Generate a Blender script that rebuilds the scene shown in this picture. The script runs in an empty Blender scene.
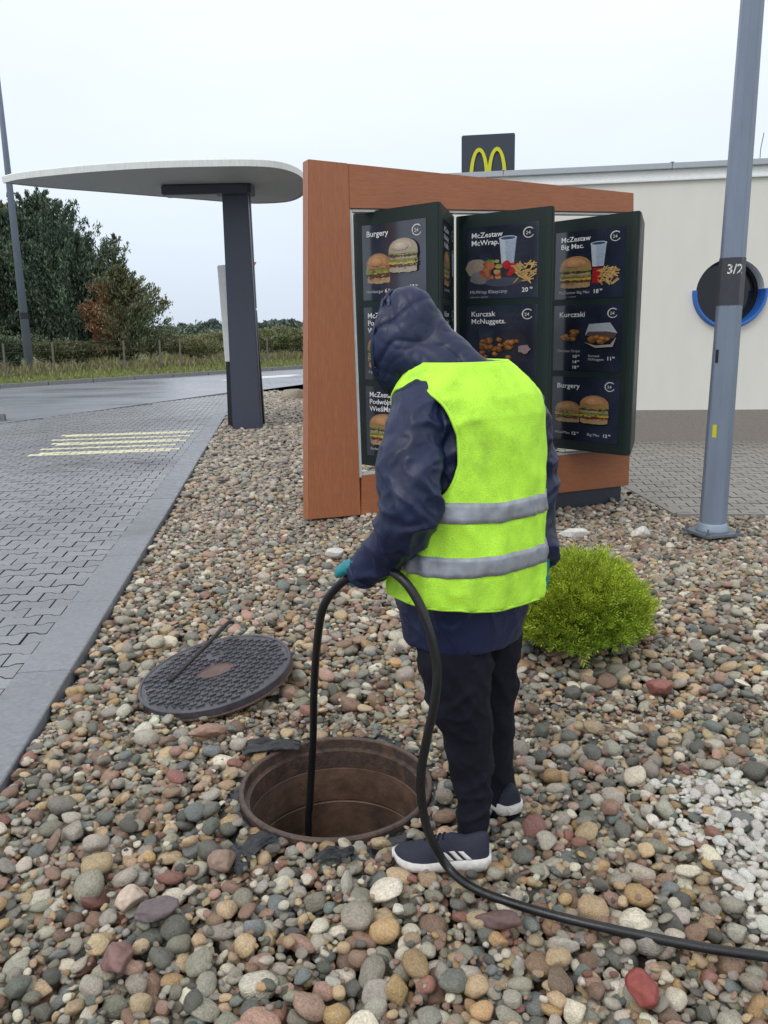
import bpy, bmesh, math, random
import numpy as np
from mathutils import Vector, Matrix, noise as mn
random.seed(7); rng = np.random.default_rng(7)
S = bpy.context.scene
# ------------------------------------------------------------------ camera
FPX, PITCH, ROLL, CH = 828.0, math.radians(12.5), math.radians(1.15), 1.5
R0 = Vector((1, 0, 0)); U0 = Vector((0, math.sin(PITCH), math.cos(PITCH))); FW = Vector((0, math.cos(PITCH), -math.sin(PITCH)))
RV = R0*math.cos(ROLL) - U0*math.sin(ROLL); UV = R0*math.sin(ROLL) + U0*math.cos(ROLL)
cd = bpy.data.cameras.new('camera'); cam = bpy.data.objects.new('camera', cd); S.collection.objects.link(cam)
m3 = Matrix((RV, UV, -FW)).transposed(); cam.matrix_world = Matrix.Translation((0, 0, CH)) @ m3.to_4x4()
cd.sensor_width = 36; cd.sensor_fit = 'AUTO'; cd.lens = 36*FPX/1024; cd.clip_start = .05; cd.clip_end = 2000
S.camera = cam
def at(x, y, Y):
    """world point seen at a photo pixel, at distance Y along the ground"""
    d = FW + RV*((x-384)/FPX) + UV*((512-y)/FPX)
    return Vector((0, 0, CH)) + d*(Y/d.y)
def gp(x, y, z=0.0):
    d = FW + RV*((x-384)/FPX) + UV*((512-y)/FPX)
    return Vector((0, 0, CH)) + d*((z-CH)/d.z)
# ------------------------------------------------------------------ world, sun, exposure
W = bpy.data.worlds.new('World'); S.world = W; W.use_nodes = True
nt = W.node_tree; nt.nodes.clear(); N = nt.nodes.new; L = nt.links.new
out = N('ShaderNodeOutputWorld'); b1 = N('ShaderNodeBackground'); b2 = N('ShaderNodeBackground'); add = N('ShaderNodeAddShader')
sky = N('ShaderNodeTexSky'); sky.sky_type = 'NISHITA'; sky.sun_disc = False
SUN_EL, SUN_AZ = math.radians(52), math.radians(215)
sky.sun_elevation = SUN_EL; sky.sun_rotation = SUN_AZ; sky.air_density = 1; sky.dust_density = 3
L(sky.outputs[0], b1.inputs[0]); b1.inputs[1].default_value = 0.012
tc = N('ShaderNodeTexCoord'); sx = N('ShaderNodeSeparateXYZ'); L(tc.outputs['Generated'], sx.inputs[0])
rp = N('ShaderNodeValToRGB'); L(sx.outputs[2], rp.inputs[0])
e = rp.color_ramp.elements; e[0].position = 0.0; e[0].color = (.60, .68, .78, 1); e[1].position = .30; e[1].color = (.82, .87, .92, 1)
k = e.new(.12); k.color = (.68, .755, .85, 1); k = e.new(.8); k.color = (1.0, 1.02, 1.04, 1)
nz = N('ShaderNodeTexNoise'); mp = N('ShaderNodeMapping'); mp.inputs['Scale'].default_value = (1.3, 1.3, 4)
L(tc.outputs['Generated'], mp.inputs[0]); L(mp.outputs[0], nz.inputs[0]); nz.inputs['Scale'].default_value = 1.6; nz.inputs['Detail'].default_value = 5
mr = N('ShaderNodeMapRange'); L(nz.outputs[0], mr.inputs[0]); mr.inputs[1].default_value = .3; mr.inputs[2].default_value = .7; mr.inputs[3].default_value = .955; mr.inputs[4].default_value = 1.045
vm = N('ShaderNodeVectorMath'); vm.operation = 'SCALE'; L(rp.outputs[0], vm.inputs[0]); L(mr.outputs[0], vm.inputs['Scale'])
L(vm.outputs[0], b2.inputs[0]); b2.inputs[1].default_value = 1.1
L(b1.outputs[0], add.inputs[0]); L(b2.outputs[0], add.inputs[1]); L(add.outputs[0], out.inputs[0])
sl = bpy.data.lights.new('sun', 'SUN'); sl.energy = 0.9; sl.angle = math.radians(25); sl.color = (1, .97, .93)
so = bpy.data.objects.new('sun', sl); S.collection.objects.link(so)
sd = Vector((math.sin(SUN_AZ)*math.cos(SUN_EL), math.cos(SUN_AZ)*math.cos(SUN_EL), math.sin(SUN_EL)))
so.rotation_euler = sd.to_track_quat('Z', 'Y').to_euler()
S.view_settings.view_transform = 'Standard'; S.view_settings.look = 'None'; S.view_settings.exposure = 0.06; S.view_settings.gamma = 1
S.render.engine = 'CYCLES'
# ------------------------------------------------------------------ materials
M = {}
def mat(name, col, rough=.6, metal=0., var=0., vscale=8., bump=0., bscale=60., spec=None, col2=None, stretch=None, coat=0., sheen=0., rvar=0.,
        rand=0., island=0., attr=None, bdist=.01, detail=6, trans=0.):
    m = bpy.data.materials.new(name); m.use_nodes = True; t = m.node_tree; n = t.nodes.new; l = t.links.new
    bs = t.nodes['Principled BSDF']; bs.inputs['Roughness'].default_value = rough; bs.inputs['Metallic'].default_value = metal
    if spec is not None: bs.inputs['Specular IOR Level'].default_value = spec
    if coat: bs.inputs['Coat Weight'].default_value = coat; bs.inputs['Coat Roughness'].default_value = .12
    if sheen: bs.inputs['Sheen Weight'].default_value = sheen; bs.inputs['Sheen Roughness'].default_value = .4
    if trans: bs.inputs['Transmission Weight'].default_value = trans
    tcn = n('ShaderNodeTexCoord'); mpn = n('ShaderNodeMapping'); l(tcn.outputs['Object'], mpn.inputs[0])
    if stretch: mpn.inputs['Scale'].default_value = stretch
    if attr:
        a = n('ShaderNodeAttribute'); a.attribute_name = attr[0]; a.attribute_type = attr[1]; src = a.outputs['Color']
    else:
        r = n('ShaderNodeRGB'); r.outputs[0].default_value = (*col, 1); src = r.outputs[0]
    if var or col2:
        no = n('ShaderNodeTexNoise'); no.inputs['Scale'].default_value = vscale; no.inputs['Detail'].default_value = detail; no.inputs['Roughness'].default_value = .6
        l(mpn.outputs[0], no.inputs[0])
        if col2:
            rr = n('ShaderNodeMapRange'); rr.inputs[1].default_value = .38; rr.inputs[2].default_value = .62; l(no.outputs[0], rr.inputs[0])
            mx = n('ShaderNodeMix'); mx.data_type = 'RGBA'; l(rr.outputs[0], mx.inputs[0]); l(src, mx.inputs[6]); mx.inputs[7].default_value = (*col2, 1); src = mx.outputs[2]
        if var:
            rr = n('ShaderNodeMapRange'); rr.inputs[1].default_value = .25; rr.inputs[2].default_value = .75; rr.inputs[3].default_value = 1-var; rr.inputs[4].default_value = 1+var
            no2 = n('ShaderNodeTexNoise'); no2.inputs['Scale'].default_value = vscale*2.7; no2.inputs['Detail'].default_value = detail; l(mpn.outputs[0], no2.inputs[0])
            l(no2.outputs[0], rr.inputs[0]); v = n('ShaderNodeVectorMath'); v.operation = 'SCALE'; l(src, v.inputs[0]); l(rr.outputs[0], v.inputs['Scale']); src = v.outputs[0]
    for amt, sock in ((rand, 'obj'), (island, 'isl')):
        if amt:
            if sock == 'obj': o_ = n('ShaderNodeObjectInfo').outputs['Random']
            else: o_ = n('ShaderNodeNewGeometry').outputs['Random Per Island']
            rr = n('ShaderNodeMapRange'); rr.inputs[3].default_value = 1-amt; rr.inputs[4].default_value = 1+amt; l(o_, rr.inputs[0])
            v = n('ShaderNodeVectorMath'); v.operation = 'SCALE'; l(src, v.inputs[0]); l(rr.outputs[0], v.inputs['Scale']); src = v.outputs[0]
    l(src, bs.inputs['Base Color'])
    if rvar:
        no3 = n('ShaderNodeTexNoise'); no3.inputs['Scale'].default_value = vscale*.7; no3.inputs['Detail'].default_value = 4; l(mpn.outputs[0], no3.inputs[0])
        rr = n('ShaderNodeMapRange'); rr.inputs[1].default_value = .35; rr.inputs[2].default_value = .65; rr.inputs[3].default_value = max(.03, rough-rvar); rr.inputs[4].default_value = min(1, rough+rvar)
        l(no3.outputs[0], rr.inputs[0]); l(rr.outputs[0], bs.inputs['Roughness'])
    if bump:
        nb = n('ShaderNodeTexNoise'); nb.inputs['Scale'].default_value = bscale; nb.inputs['Detail'].default_value = 5; l(mpn.outputs[0], nb.inputs[0])
        bu = n('ShaderNodeBump'); bu.inputs['Strength'].default_value = bump; bu.inputs['Distance'].default_value = bdist; l(nb.outputs[0], bu.inputs['Height']); l(bu.outputs[0], bs.inputs['Normal'])
    M[name] = m; return m
mat('wood_v', (.39, .14, .058), .42, var=.17, vscale=20, stretch=(5, 5, .3), bump=.06, bscale=60, col2=(.335, .117, .054))
mat('wood_h', (.39, .14, .058), .42, var=.17, vscale=20, stretch=(.3, .3, 5), bump=.06, bscale=60, col2=(.335, .117, .054))
mat('panel_green', (.011, .022, .021), .48, rvar=.06, vscale=6, spec=.35)
mat('liner', (.55, .57, .58), .45, var=.08)
mat('plinth_dark', (.03, .035, .05), .5, var=.15)
mat('poster_navy', (.008, .0105, .021), .22, coat=1., var=.25, vscale=1.3, col2=(.023, .030, .056))
mat('print', (1, 1, 1), .4, coat=.7, attr=('Col', 'GEOMETRY'), var=.28, vscale=38, spec=.3)
mat('wall', (.72, .705, .655), .85, var=.03, vscale=1.5, bump=.15, bscale=120, stretch=(1, 1, .35))
mat('stone_plinth', (.26, .235, .21), .8, var=.35, vscale=45, bump=.4, bscale=200)
mat('cap_metal', (.42, .45, .48), .4, metal=.3, var=.05)
mat('fascia', (.80, .82, .82), .5, var=.06)
mat('sign_slate', (.03, .042, .062), .45)
mat('yellow', (.62, .60, .015), .4)
mat('glass_dark', (.006, .008, .014), .06)
mat('blue_paint', (.02, .13, .48), .4, var=.1)
mat('lamp_paint', (.205, .25, .33), .42, metal=.15, var=.10, vscale=3, bump=.03, rvar=.08, stretch=(1, 1, .3))
mat('lamp_paint2', (.26, .32, .40), .5, metal=.1, var=.1, vscale=3)
mat('flange', (.16, .18, .21), .6, metal=.3, var=.3, vscale=20)
mat('sticker', (.045, .045, .06), .35, var=.15)
mat('white_print', (.75, .75, .75), .5)
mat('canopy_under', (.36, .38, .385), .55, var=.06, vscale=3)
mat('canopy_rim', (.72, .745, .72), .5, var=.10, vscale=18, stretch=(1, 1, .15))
mat('post_slate', (.048, .056, .085), .42, var=.06)
mat('black_metal', (.008, .011, .016), .4)
mat('red_paint', (.5, .02, .03), .5)
mat('asphalt', (.22, .235, .27), .30, var=.14, vscale=1.0, bump=.15, bscale=220, rvar=.10, stretch=(.35, 1, 1), bdist=.006)
mat('paver', (.245, .25, .272), .33, var=.16, vscale=30, bump=.3, bscale=260, rvar=.12, rand=.10, island=.08, bdist=.004)
mat('paver_tan', (.25, .235, .215), .65, var=.16, vscale=30, bump=.3, bscale=260, rand=.10, island=.08)
mat('paver_paint', (.74, .70, .46), .5, var=.3, vscale=40, island=.12, bump=.2, bscale=200)
mat('joint', (.045, .045, .045), .9, var=.3, vscale=80)
mat('kerb', (.20, .21, .235), .40, var=.22, vscale=16, bump=.25, bscale=300, rvar=.14, rand=.07, bdist=.003)
mat('kerb_far', (.20, .20, .20), .7, var=.2, vscale=6)
mat('soil', (.05, .042, .035), .95, var=.3, vscale=30, bump=.6, bscale=60)
mat('grass_ground', (.09, .12, .035), .95, var=.35, vscale=.7, col2=(.15, .13, .06), bump=.5, bscale=20)
mat('pebble', (.3, .3, .3), .40, attr=('pc', 'INSTANCER'), var=.34, vscale=2.2, bump=.5, bscale=9, rvar=.14, bdist=.02, detail=9)
mat('rock', (.3, .3, .3), .55, var=.25, vscale=25, bump=.5, bscale=50, attr=('Col', 'GEOMETRY'))
mat('foil', (.012, .013, .017), .3, bump=.6, bscale=18, bdist=.02)
mat('rust', (.10, .058, .042), .55, var=.35, vscale=14, col2=(.055, .042, .038), bump=.4, bscale=90)
mat('shaft', (.14, .086, .06), .6, var=.35, vscale=5, col2=(.08, .05, .037), bump=.4, bscale=40, rvar=.15)
mat('water', (.02, .015, .01), .08)
mat('iron', (.080, .076, .090), .36, metal=.2, var=.25, vscale=9, col2=(.056, .053, .066), bump=.35, bscale=120, rvar=.12, bdist=.003)
mat('iron_rusty', (.15, .085, .07), .55, var=.25, vscale=18, col2=(.10, .07, .062), bump=.4, bscale=100)
mat('rod', (.035, .03, .027), .5, metal=.4, var=.3, vscale=30)
mat('hose', (.009, .009, .011), .36, rvar=.1, vscale=12, bump=.1, bscale=80)
mat('navy', (.0068, .013, .050), .42, var=.25, vscale=5, bump=.15, bscale=19, rvar=.12, bdist=.012, col2=(.010, .018, .060), spec=.4)
mat('trousers', (.0065, .007, .014), .85, var=.22, vscale=6, bump=.35, bscale=14, bdist=.01, spec=.25)
mat('stripe', (.32, .34, .385), .45, var=.26, vscale=12, bump=.3, bscale=25, metal=.2, col2=(.29, .31, .36))
mat('glove', (.012, .22, .26), .5, var=.15, bump=.3, bscale=60)
mat('skin', (.50, .30, .22), .5, var=.06)
mat('hair', (.05, .03, .02), .6)
mat('shoe_blue', (.014, .017, .034), .75, var=.2, vscale=30, bump=.5, bscale=260, bdist=.003)
mat('sole', (.62, .60, .57), .6, var=.15, vscale=25, bump=.3, bscale=90)
mat('eye', (.02, .015, .01), .2)
mat('bark', (.07, .055, .045), .9, var=.3, vscale=4)
mat('wood_post', (.15, .135, .115), .85, var=.2)
mat('wire', (.22, .22, .22), .6, metal=.5)
def leafmat(name, c, isl=.45, c2=None):
    m = mat(name, c, .62, island=isl, var=.25, vscale=.9, col2=c2)
    return m
leafmat('leaf_dark', (.10, .145, .085), .5, (.06, .10, .07))
leafmat('leaf_dark2', (.12, .15, .08), .5, (.07, .11, .07))
leafmat('leaf_rust', (.27, .115, .055), .4, (.18, .11, .05))
leafmat('leaf_mid', (.12, .16, .08), .5, (.15, .145, .07))
leafmat('leaf_shrub', (.21, .22, .10), .4, (.16, .19, .085))
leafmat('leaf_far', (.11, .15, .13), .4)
leafmat('leaf_brown', (.22, .20, .10), .4, (.17, .20, .085))
leafmat('blade', (.17, .235, .05), .3, (.21, .21, .08))
leafmat('dryblade', (.24, .20, .10), .4, (.16, .17, .07))
leafmat('thuja', (.50, .58, .05), .35, (.27, .40, .035))
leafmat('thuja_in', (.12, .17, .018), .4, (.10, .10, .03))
# vest: knitted fluorescent mesh
vm_ = mat('vest', (.52, .95, .06), .75, var=.12, vscale=7); mat('vest_trim', (.50, .90, .06), .6)
t = vm_.node_tree; bs = t.nodes['Principled BSDF']
tcn = t.nodes.new('ShaderNodeTexCoord'); vo = t.nodes.new('ShaderNodeTexVoronoi'); vo.inputs['Scale'].default_value = 330; t.links.new(tcn.outputs['Object'], vo.inputs[0])
nb = t.nodes.new('ShaderNodeTexNoise'); nb.inputs['Scale'].default_value = 9; nb.inputs['Detail'].default_value = 2; t.links.new(tcn.outputs['Object'], nb.inputs[0])
ma = t.nodes.new('ShaderNodeMath'); ma.operation = 'MULTIPLY_ADD'; t.links.new(nb.outputs[0], ma.inputs[0]); ma.inputs[1].default_value = 6.; t.links.new(vo.outputs[0], ma.inputs[2])
bu = t.nodes.new('ShaderNodeBump'); bu.inputs['Strength'].default_value = .45; bu.inputs['Distance'].default_value = .0025; t.links.new(ma.outputs[0], bu.inputs['Height']); t.links.new(bu.outputs[0], bs.inputs['Normal'])
old = bs.inputs['Base Color'].links[0].from_socket
mrr = t.nodes.new('ShaderNodeMapRange'); mrr.inputs[1].default_value = .1; mrr.inputs[2].default_value = .6; mrr.inputs[3].default_value = .84; mrr.inputs[4].default_value = 1.06; t.links.new(vo.outputs[0], mrr.inputs[0])
vs = t.nodes.new('ShaderNodeVectorMath'); vs.operation = 'SCALE'; t.links.new(old, vs.inputs[0]); t.links.new(mrr.outputs[0], vs.inputs['Scale'])
# grime smudges on the back
ng = t.nodes.new('ShaderNodeTexNoise'); ng.inputs['Scale'].default_value = 4.2; ng.inputs['Detail'].default_value = 7; ng.inputs['Roughness'].default_value = .7; t.links.new(tcn.outputs['Object'], ng.inputs[0])
mg = t.nodes.new('ShaderNodeMapRange'); mg.inputs[1].default_value = .53; mg.inputs[2].default_value = .72; mg.inputs[3].default_value = 0; mg.inputs[4].default_value = .5; t.links.new(ng.outputs[0], mg.inputs[0])
mx = t.nodes.new('ShaderNodeMix'); mx.data_type = 'RGBA'; t.links.new(mg.outputs[0], mx.inputs[0]); t.links.new(vs.outputs[0], mx.inputs[6]); mx.inputs[7].default_value = (.14, .26, .04, 1)
t.links.new(mx.outputs[2], bs.inputs['Base Color'])
def crease(name, scale, dist, strength, stretch=(1, 1, 1)):
    """sharp fabric creases on top of the soft folds"""
    t = M[name].node_tree; bs = t.nodes['Principled BSDF']; tcn = t.nodes.new('ShaderNodeTexCoord'); mp_ = t.nodes.new('ShaderNodeMapping'); mp_.inputs['Scale'].default_value = stretch
    n0 = t.nodes.new('ShaderNodeTexNoise'); n0.inputs['Scale'].default_value = 4; n0.inputs['Detail'].default_value = 2
    a = t.nodes.new('ShaderNodeVectorMath'); a.operation = 'MULTIPLY_ADD'; a.inputs[1].default_value = (.16, .16, .16)
    t.links.new(tcn.outputs['Object'], n0.inputs[0]); t.links.new(n0.outputs['Color'], a.inputs[0]); t.links.new(tcn.outputs['Object'], a.inputs[2]); t.links.new(a.outputs[0], mp_.inputs[0])
    nn = t.nodes.new('ShaderNodeTexNoise'); nn.noise_type = 'RIDGED_MULTIFRACTAL'; nn.inputs['Scale'].default_value = scale; nn.inputs['Detail'].default_value = 3; nn.inputs['Roughness'].default_value = .35
    t.links.new(mp_.outputs[0], nn.inputs[0]); b_ = t.nodes.new('ShaderNodeBump'); b_.inputs['Strength'].default_value = strength; b_.inputs['Distance'].default_value = dist
    t.links.new(nn.outputs[0], b_.inputs['Height'])
    if bs.inputs['Normal'].links: t.links.new(bs.inputs['Normal'].links[0].from_socket, b_.inputs['Normal'])
    t.links.new(b_.outputs[0], bs.inputs['Normal'])
crease('navy', 8, .02, .5, (1, 1, .8)); crease('trousers', 4, .008, .5, (1, 1, 1.4)); crease('vest', 3.4, .012, .6, (1.5, 1.5, .7)); crease('stripe', 5, .006, .5, (1, 1, .6))
def stain(name, spots, amt):
    """dark damp patches with their own place on the paving"""
    t = M[name].node_tree; bs = t.nodes['Principled BSDF']; src = bs.inputs['Base Color'].links[0].from_socket; geo = t.nodes.new('ShaderNodeNewGeometry'); fac = None
    nz_ = t.nodes.new('ShaderNodeTexNoise'); nz_.inputs['Scale'].default_value = 1.4; nz_.inputs['Detail'].default_value = 6; t.links.new(geo.outputs['Position'], nz_.inputs[0])
    for x, y, rx, ry in spots:
        m_ = t.nodes.new('ShaderNodeMapping'); m_.inputs['Location'].default_value = (-x/rx, -y/ry, 0); m_.inputs['Scale'].default_value = (1/rx, 1/ry, 0); t.links.new(geo.outputs['Position'], m_.inputs[0])
        ln = t.nodes.new('ShaderNodeVectorMath'); ln.operation = 'LENGTH'; t.links.new(m_.outputs[0], ln.inputs[0])
        r_ = t.nodes.new('ShaderNodeMapRange'); r_.inputs[1].default_value = 1.2; r_.inputs[2].default_value = .2; t.links.new(ln.outputs['Value'], r_.inputs[0])
        if fac is None: fac = r_.outputs[0]
        else:
            mx_ = t.nodes.new('ShaderNodeMath'); mx_.operation = 'MAXIMUM'; t.links.new(fac, mx_.inputs[0]); t.links.new(r_.outputs[0], mx_.inputs[1]); fac = mx_.outputs[0]
    mu = t.nodes.new('ShaderNodeMath'); mu.operation = 'MULTIPLY'; t.links.new(fac, mu.inputs[0]); r2_ = t.nodes.new('ShaderNodeMapRange'); r2_.inputs[1].default_value = .3; r2_.inputs[2].default_value = .6; t.links.new(nz_.outputs[0], r2_.inputs[0]); t.links.new(r2_.outputs[0], mu.inputs[1])
    # broad wet and dry mottling everywhere
    ad = t.nodes.new('ShaderNodeTexNoise'); ad.inputs['Scale'].default_value = .55; ad.inputs['Detail'].default_value = 4; t.links.new(geo.outputs['Position'], ad.inputs[0])
    r3 = t.nodes.new('ShaderNodeMapRange'); r3.inputs[1].default_value = .4; r3.inputs[2].default_value = .65; r3.inputs[3].default_value = 0; r3.inputs[4].default_value = .35; t.links.new(ad.outputs[0], r3.inputs[0])
    m2 = t.nodes.new('ShaderNodeMath'); m2.operation = 'MAXIMUM'; t.links.new(mu.outputs[0], m2.inputs[0]); t.links.new(r3.outputs[0], m2.inputs[1])
    r4 = t.nodes.new('ShaderNodeMapRange'); r4.inputs[3].default_value = 1; r4.inputs[4].default_value = 1-amt; t.links.new(m2.outputs[0], r4.inputs[0])
    v = t.nodes.new('ShaderNodeVectorMath'); v.operation = 'SCALE'; t.links.new(src, v.inputs[0]); t.links.new(r4.outputs[0], v.inputs['Scale']); t.links.new(v.outputs[0], bs.inputs['Base Color'])
a_, c_ = gp(195, 420), gp(118, 463)
stain('paver', [(a_.x, a_.y, 1.3, 1.2), (c_.x, c_.y, 1.4, .8)], .6); stain('kerb', [(-1.9, 6.3, .5, 1.0)], .3)
# ------------------------------------------------------------------ helpers
C = S.collection
def tag(o, label=None, cat=None, group=None, kind=None):
    if label: o['label'] = label
    if cat: o['category'] = cat
    if group: o['group'] = group
    if kind: o['kind'] = kind
    return o
def empty(name, loc, label, cat, group=None):
    o = bpy.data.objects.new(name, None); C.objects.link(o); o.location = loc; o.empty_display_size = .1
    return tag(o, label, cat, group)
def worldloc(o):
    v = Vector((0, 0, 0))
    while o: v += o.location; o = o.parent
    return v
def link(name, me, material, parent=None, smooth=False):
    o = bpy.data.objects.new(name, me); C.objects.link(o)
    if material and not me.materials: me.materials.append(M[material] if isinstance(material, str) else material)
    if parent is not None: o.parent = parent
    if smooth: me.polygons.foreach_set('use_smooth', [True]*len(me.polygons))
    return o
class MB:
    """collects geometry in world coordinates; build() bakes it relative to the parent's base"""
    def __init__(s): s.v = []; s.f = []; s.c = []
    def add(s, vs, fs, col=None):
        o = len(s.v); s.v += [tuple(v) for v in vs]; s.f += [tuple(i+o for i in f) for f in fs]; s.c += [col or (1, 1, 1)]*len(fs); return s
    def hexa(s, p, col=None):      # 8 corners: bottom 4 ccw, top 4
        return s.add(p, [(3, 2, 1, 0), (4, 5, 6, 7), (0, 1, 5, 4), (1, 2, 6, 5), (2, 3, 7, 6), (3, 0, 4, 7)], col)
    def box(s, c, d, rz=0., col=None):
        cx, cy, cz = c; a, b, h = d[0]/2, d[1]/2, d[2]/2; co, si = math.cos(rz), math.sin(rz); p = []
        for z in (-h, h):
            for x, y in ((-a, -b), (a, -b), (a, b), (-a, b)): p.append((cx+x*co-y*si, cy+x*si+y*co, cz+z))
        return s.hexa(p, col)
    def prism(s, pts, z0, z1, col=None):
        n = len(pts); v = [(x, y, z0) for x, y in pts]+[(x, y, z1) for x, y in pts]
        return s.add(v, [tuple(range(n))[::-1], tuple(range(n, 2*n))]+[(i, (i+1) % n, n+(i+1) % n, n+i) for i in range(n)], col)
    def tube(s, path, rad, n=12, cap=True, sq=None):
        rings = rings_along(path, rad, n, sq); return s.loft(rings, cap)
    def loft(s, rings, cap=True, closed=True, col=None):
        n = len(rings[0]); v = [p for r in rings for p in r]; f = []
        for i in range(len(rings)-1):
            for j in range(n if closed else n-1): f.append((i*n+j, i*n+(j+1) % n, (i+1)*n+(j+1) % n, (i+1)*n+j))
        if cap: f.append(tuple(range(n))[::-1]); f.append(tuple((len(rings)-1)*n+j for j in range(n)))
        return s.add(v, f, col)
    def mesh(s, name, off=Vector((0, 0, 0)), colors=False):
        me = bpy.data.meshes.new(name); me.from_pydata([(v[0]-off[0], v[1]-off[1], v[2]-off[2]) for v in s.v], [], s.f)
        if colors:
            a = me.attributes.new('Col', 'FLOAT_COLOR', 'FACE'); a.data.foreach_set('color', [x for c in s.c for x in (*c, 1)])
        me.update(); return me
    def build(s, name, material, parent=None, smooth=False, bevel=0., colors=False, fix=True):
        me = s.mesh(name, worldloc(parent) if parent else Vector((0, 0, 0)), colors)
        if fix and not colors:
            bm = bmesh.new(); bm.from_mesh(me); bmesh.ops.recalc_face_normals(bm, faces=bm.faces)
            if bevel:
                ed = [e for e in bm.edges if len(e.link_faces) == 2 and e.calc_face_angle(0) > .5]
                bmesh.ops.bevel(bm, geom=ed, offset=bevel, segments=2, affect='EDGES', clamp_overlap=True)
            bm.to_mesh(me); bm.free()
        return link(name, me, material, parent, smooth)
def catmull(P, n):
    P = [Vector(p) for p in P]; out = []
    for i in range(len(P)-1):
        a = P[max(i-1, 0)]; b = P[i]; c = P[i+1]; d = P[min(i+2, len(P)-1)]
        for k in range(n):
            t = k/n; out.append(.5*((2*b)+(c-a)*t+(2*a-5*b+4*c-d)*t*t+(-a+3*b-3*c+d)*t**3))
    out.append(P[-1]); return out
def rings_along(path, rad, n=12, sq=None):
    path = [Vector(p) for p in path]; m = len(path); rings = []
    if not hasattr(rad, '__len__'): rad = [rad]*m
    up = None
    for i in range(m):
        t = (path[min(i+1, m-1)]-path[max(i-1, 0)]).normalized()
        if up is None: up = t.orthogonal().normalized()
        up = (up-t*up.dot(t)).normalized(); si = t.cross(up)
        rings.append([path[i]+(up*math.cos(a)*(sq or 1)+si*math.sin(a))*rad[i] for a in [2*math.pi*j/n for j in range(n)]])
    return rings
def interp(xs, ys, x): return float(np.interp(x, xs, ys))
def evalmesh(me, mods, name):
    """apply modifiers to a mesh and give back a clean mesh"""
    o = bpy.data.objects.new('tmp', me); C.objects.link(o)
    for ty, kw in mods:
        md = o.modifiers.new('m', ty)
        for a, b in kw.items(): setattr(md, a, b)
    dg = bpy.context.evaluated_depsgraph_get(); dg.update()
    r = bpy.data.meshes.new_from_object(o.evaluated_get(dg)); bpy.data.objects.remove(o); r.name = name
    r.materials.clear()
    return r
def displace(me, fn):
    n = len(me.vertices); co = [v.co.copy() for v in me.vertices]; no = [v.normal.copy() for v in me.vertices]
    for i in range(n): me.vertices[i].co = co[i]+no[i]*fn(co[i])
    me.update()
def ridge(p, s=1.0):
    return 1-abs(mn.noise(p*s))*2
def text(mb, s, org, ux, uy, size, col=(.8, .8, .8), bold=0.):
    cu = bpy.data.curves.new('t', 'FONT'); cu.body = s; cu.size = 1; cu.resolution_u = 2; cu.offset = bold; cu.fill_mode = 'FRONT'
    o = bpy.data.objects.new('t', cu); C.objects.link(o); dg = bpy.context.evaluated_depsgraph_get(); dg.update()
    me = bpy.data.meshes.new_from_object(o.evaluated_get(dg))
    org = Vector(org); ux = Vector(ux); uy = Vector(uy)
    mb.add([org+ux*(v.co.x*size)+uy*(v.co.y*size) for v in me.vertices], [tuple(p.vertices) for p in me.polygons], col)
    bpy.data.objects.remove(o); bpy.data.curves.remove(cu); bpy.data.meshes.remove(me)
def ss(x, a, b):
    t = min(1, max(0, (x-a)/(b-a))); return t*t*(3-2*t)
def zg(x, y): return -.2*ss(y, 4.2, 7.0)*ss(x, .1, 1.5)
def np_mesh(name, V, F):
    me = bpy.data.meshes.new(name); V = np.asarray(V, np.float32); F = np.asarray(F, np.int32)
    me.vertices.add(len(V)); me.vertices.foreach_set('co', V.ravel()); me.loops.add(F.size); me.loops.foreach_set('vertex_index', F.ravel())
    me.polygons.add(len(F)); me.polygons.foreach_set('loop_start', np.arange(0, F.size, F.shape[1], dtype=np.int32)); me.polygons.foreach_set('loop_total', np.full(len(F), F.shape[1], np.int32))
    me.update(calc_edges=True); me.validate(); return me
# ------------------------------------------------------------------ GROUND
HC = Vector((-.18, 2.53)); HR = .322          # manhole
def terrain():
    b = MB(); z = -.32; xs = [-900, -.75, .4, 900]; ys = [-200, 1.95, 3.1, 1500]
    # far ground in two levels: the planting beds sit lower than the verge, all one sheet with a gap over the shaft
    for i in range(3):
        for j in range(3):
            if i == 1 and j == 1: continue
            b.add([(xs[i], ys[j], z), (xs[i+1], ys[j], z), (xs[i+1], ys[j+1], z), (xs[i], ys[j+1], z)], [(0, 1, 2, 3)])
    o = b.build('terrain', 'grass_ground'); tag(o, kind='structure')
terrain()
KD = Vector((-.121, .9926, 0)); KN = Vector((.9926, .121, 0))      # kerb direction / its right normal
KO = Vector((-1.328, 2.62, 0))                                      # on the gravel side of the kerb
def kline(y): return KO.x + (y-KO.y)*KD.x/KD.y
# road: near edge and far kerb
FA, FB = gp(0, 388), gp(300, 368.5)
fdir = (FB-FA); fdir.z = 0; fdir.normalize(); fn = Vector((-fdir.y, fdir.x, 0))
NA, NB = gp(50, 417), gp(240, 392); ndir = (NB-NA); ndir.z = 0; ndir.normalize()
def P2(a, d, t): return a+d*t
b = MB()
poly = [P2(FA, fdir, -40), P2(FB, fdir, 60), P2(NB, ndir, 70), P2(NA, ndir, -40)]
b.add([(p.x, p.y, -.018) for p in poly]+[(p.x, p.y, -.3) for p in poly], [(0, 3, 2, 1), (4, 5, 6, 7), (0, 1, 5, 4), (1, 2, 6, 5), (2, 3, 7, 6), (3, 0, 4, 7)])
road = tag(b.build('road', 'asphalt'), kind='structure')
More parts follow.
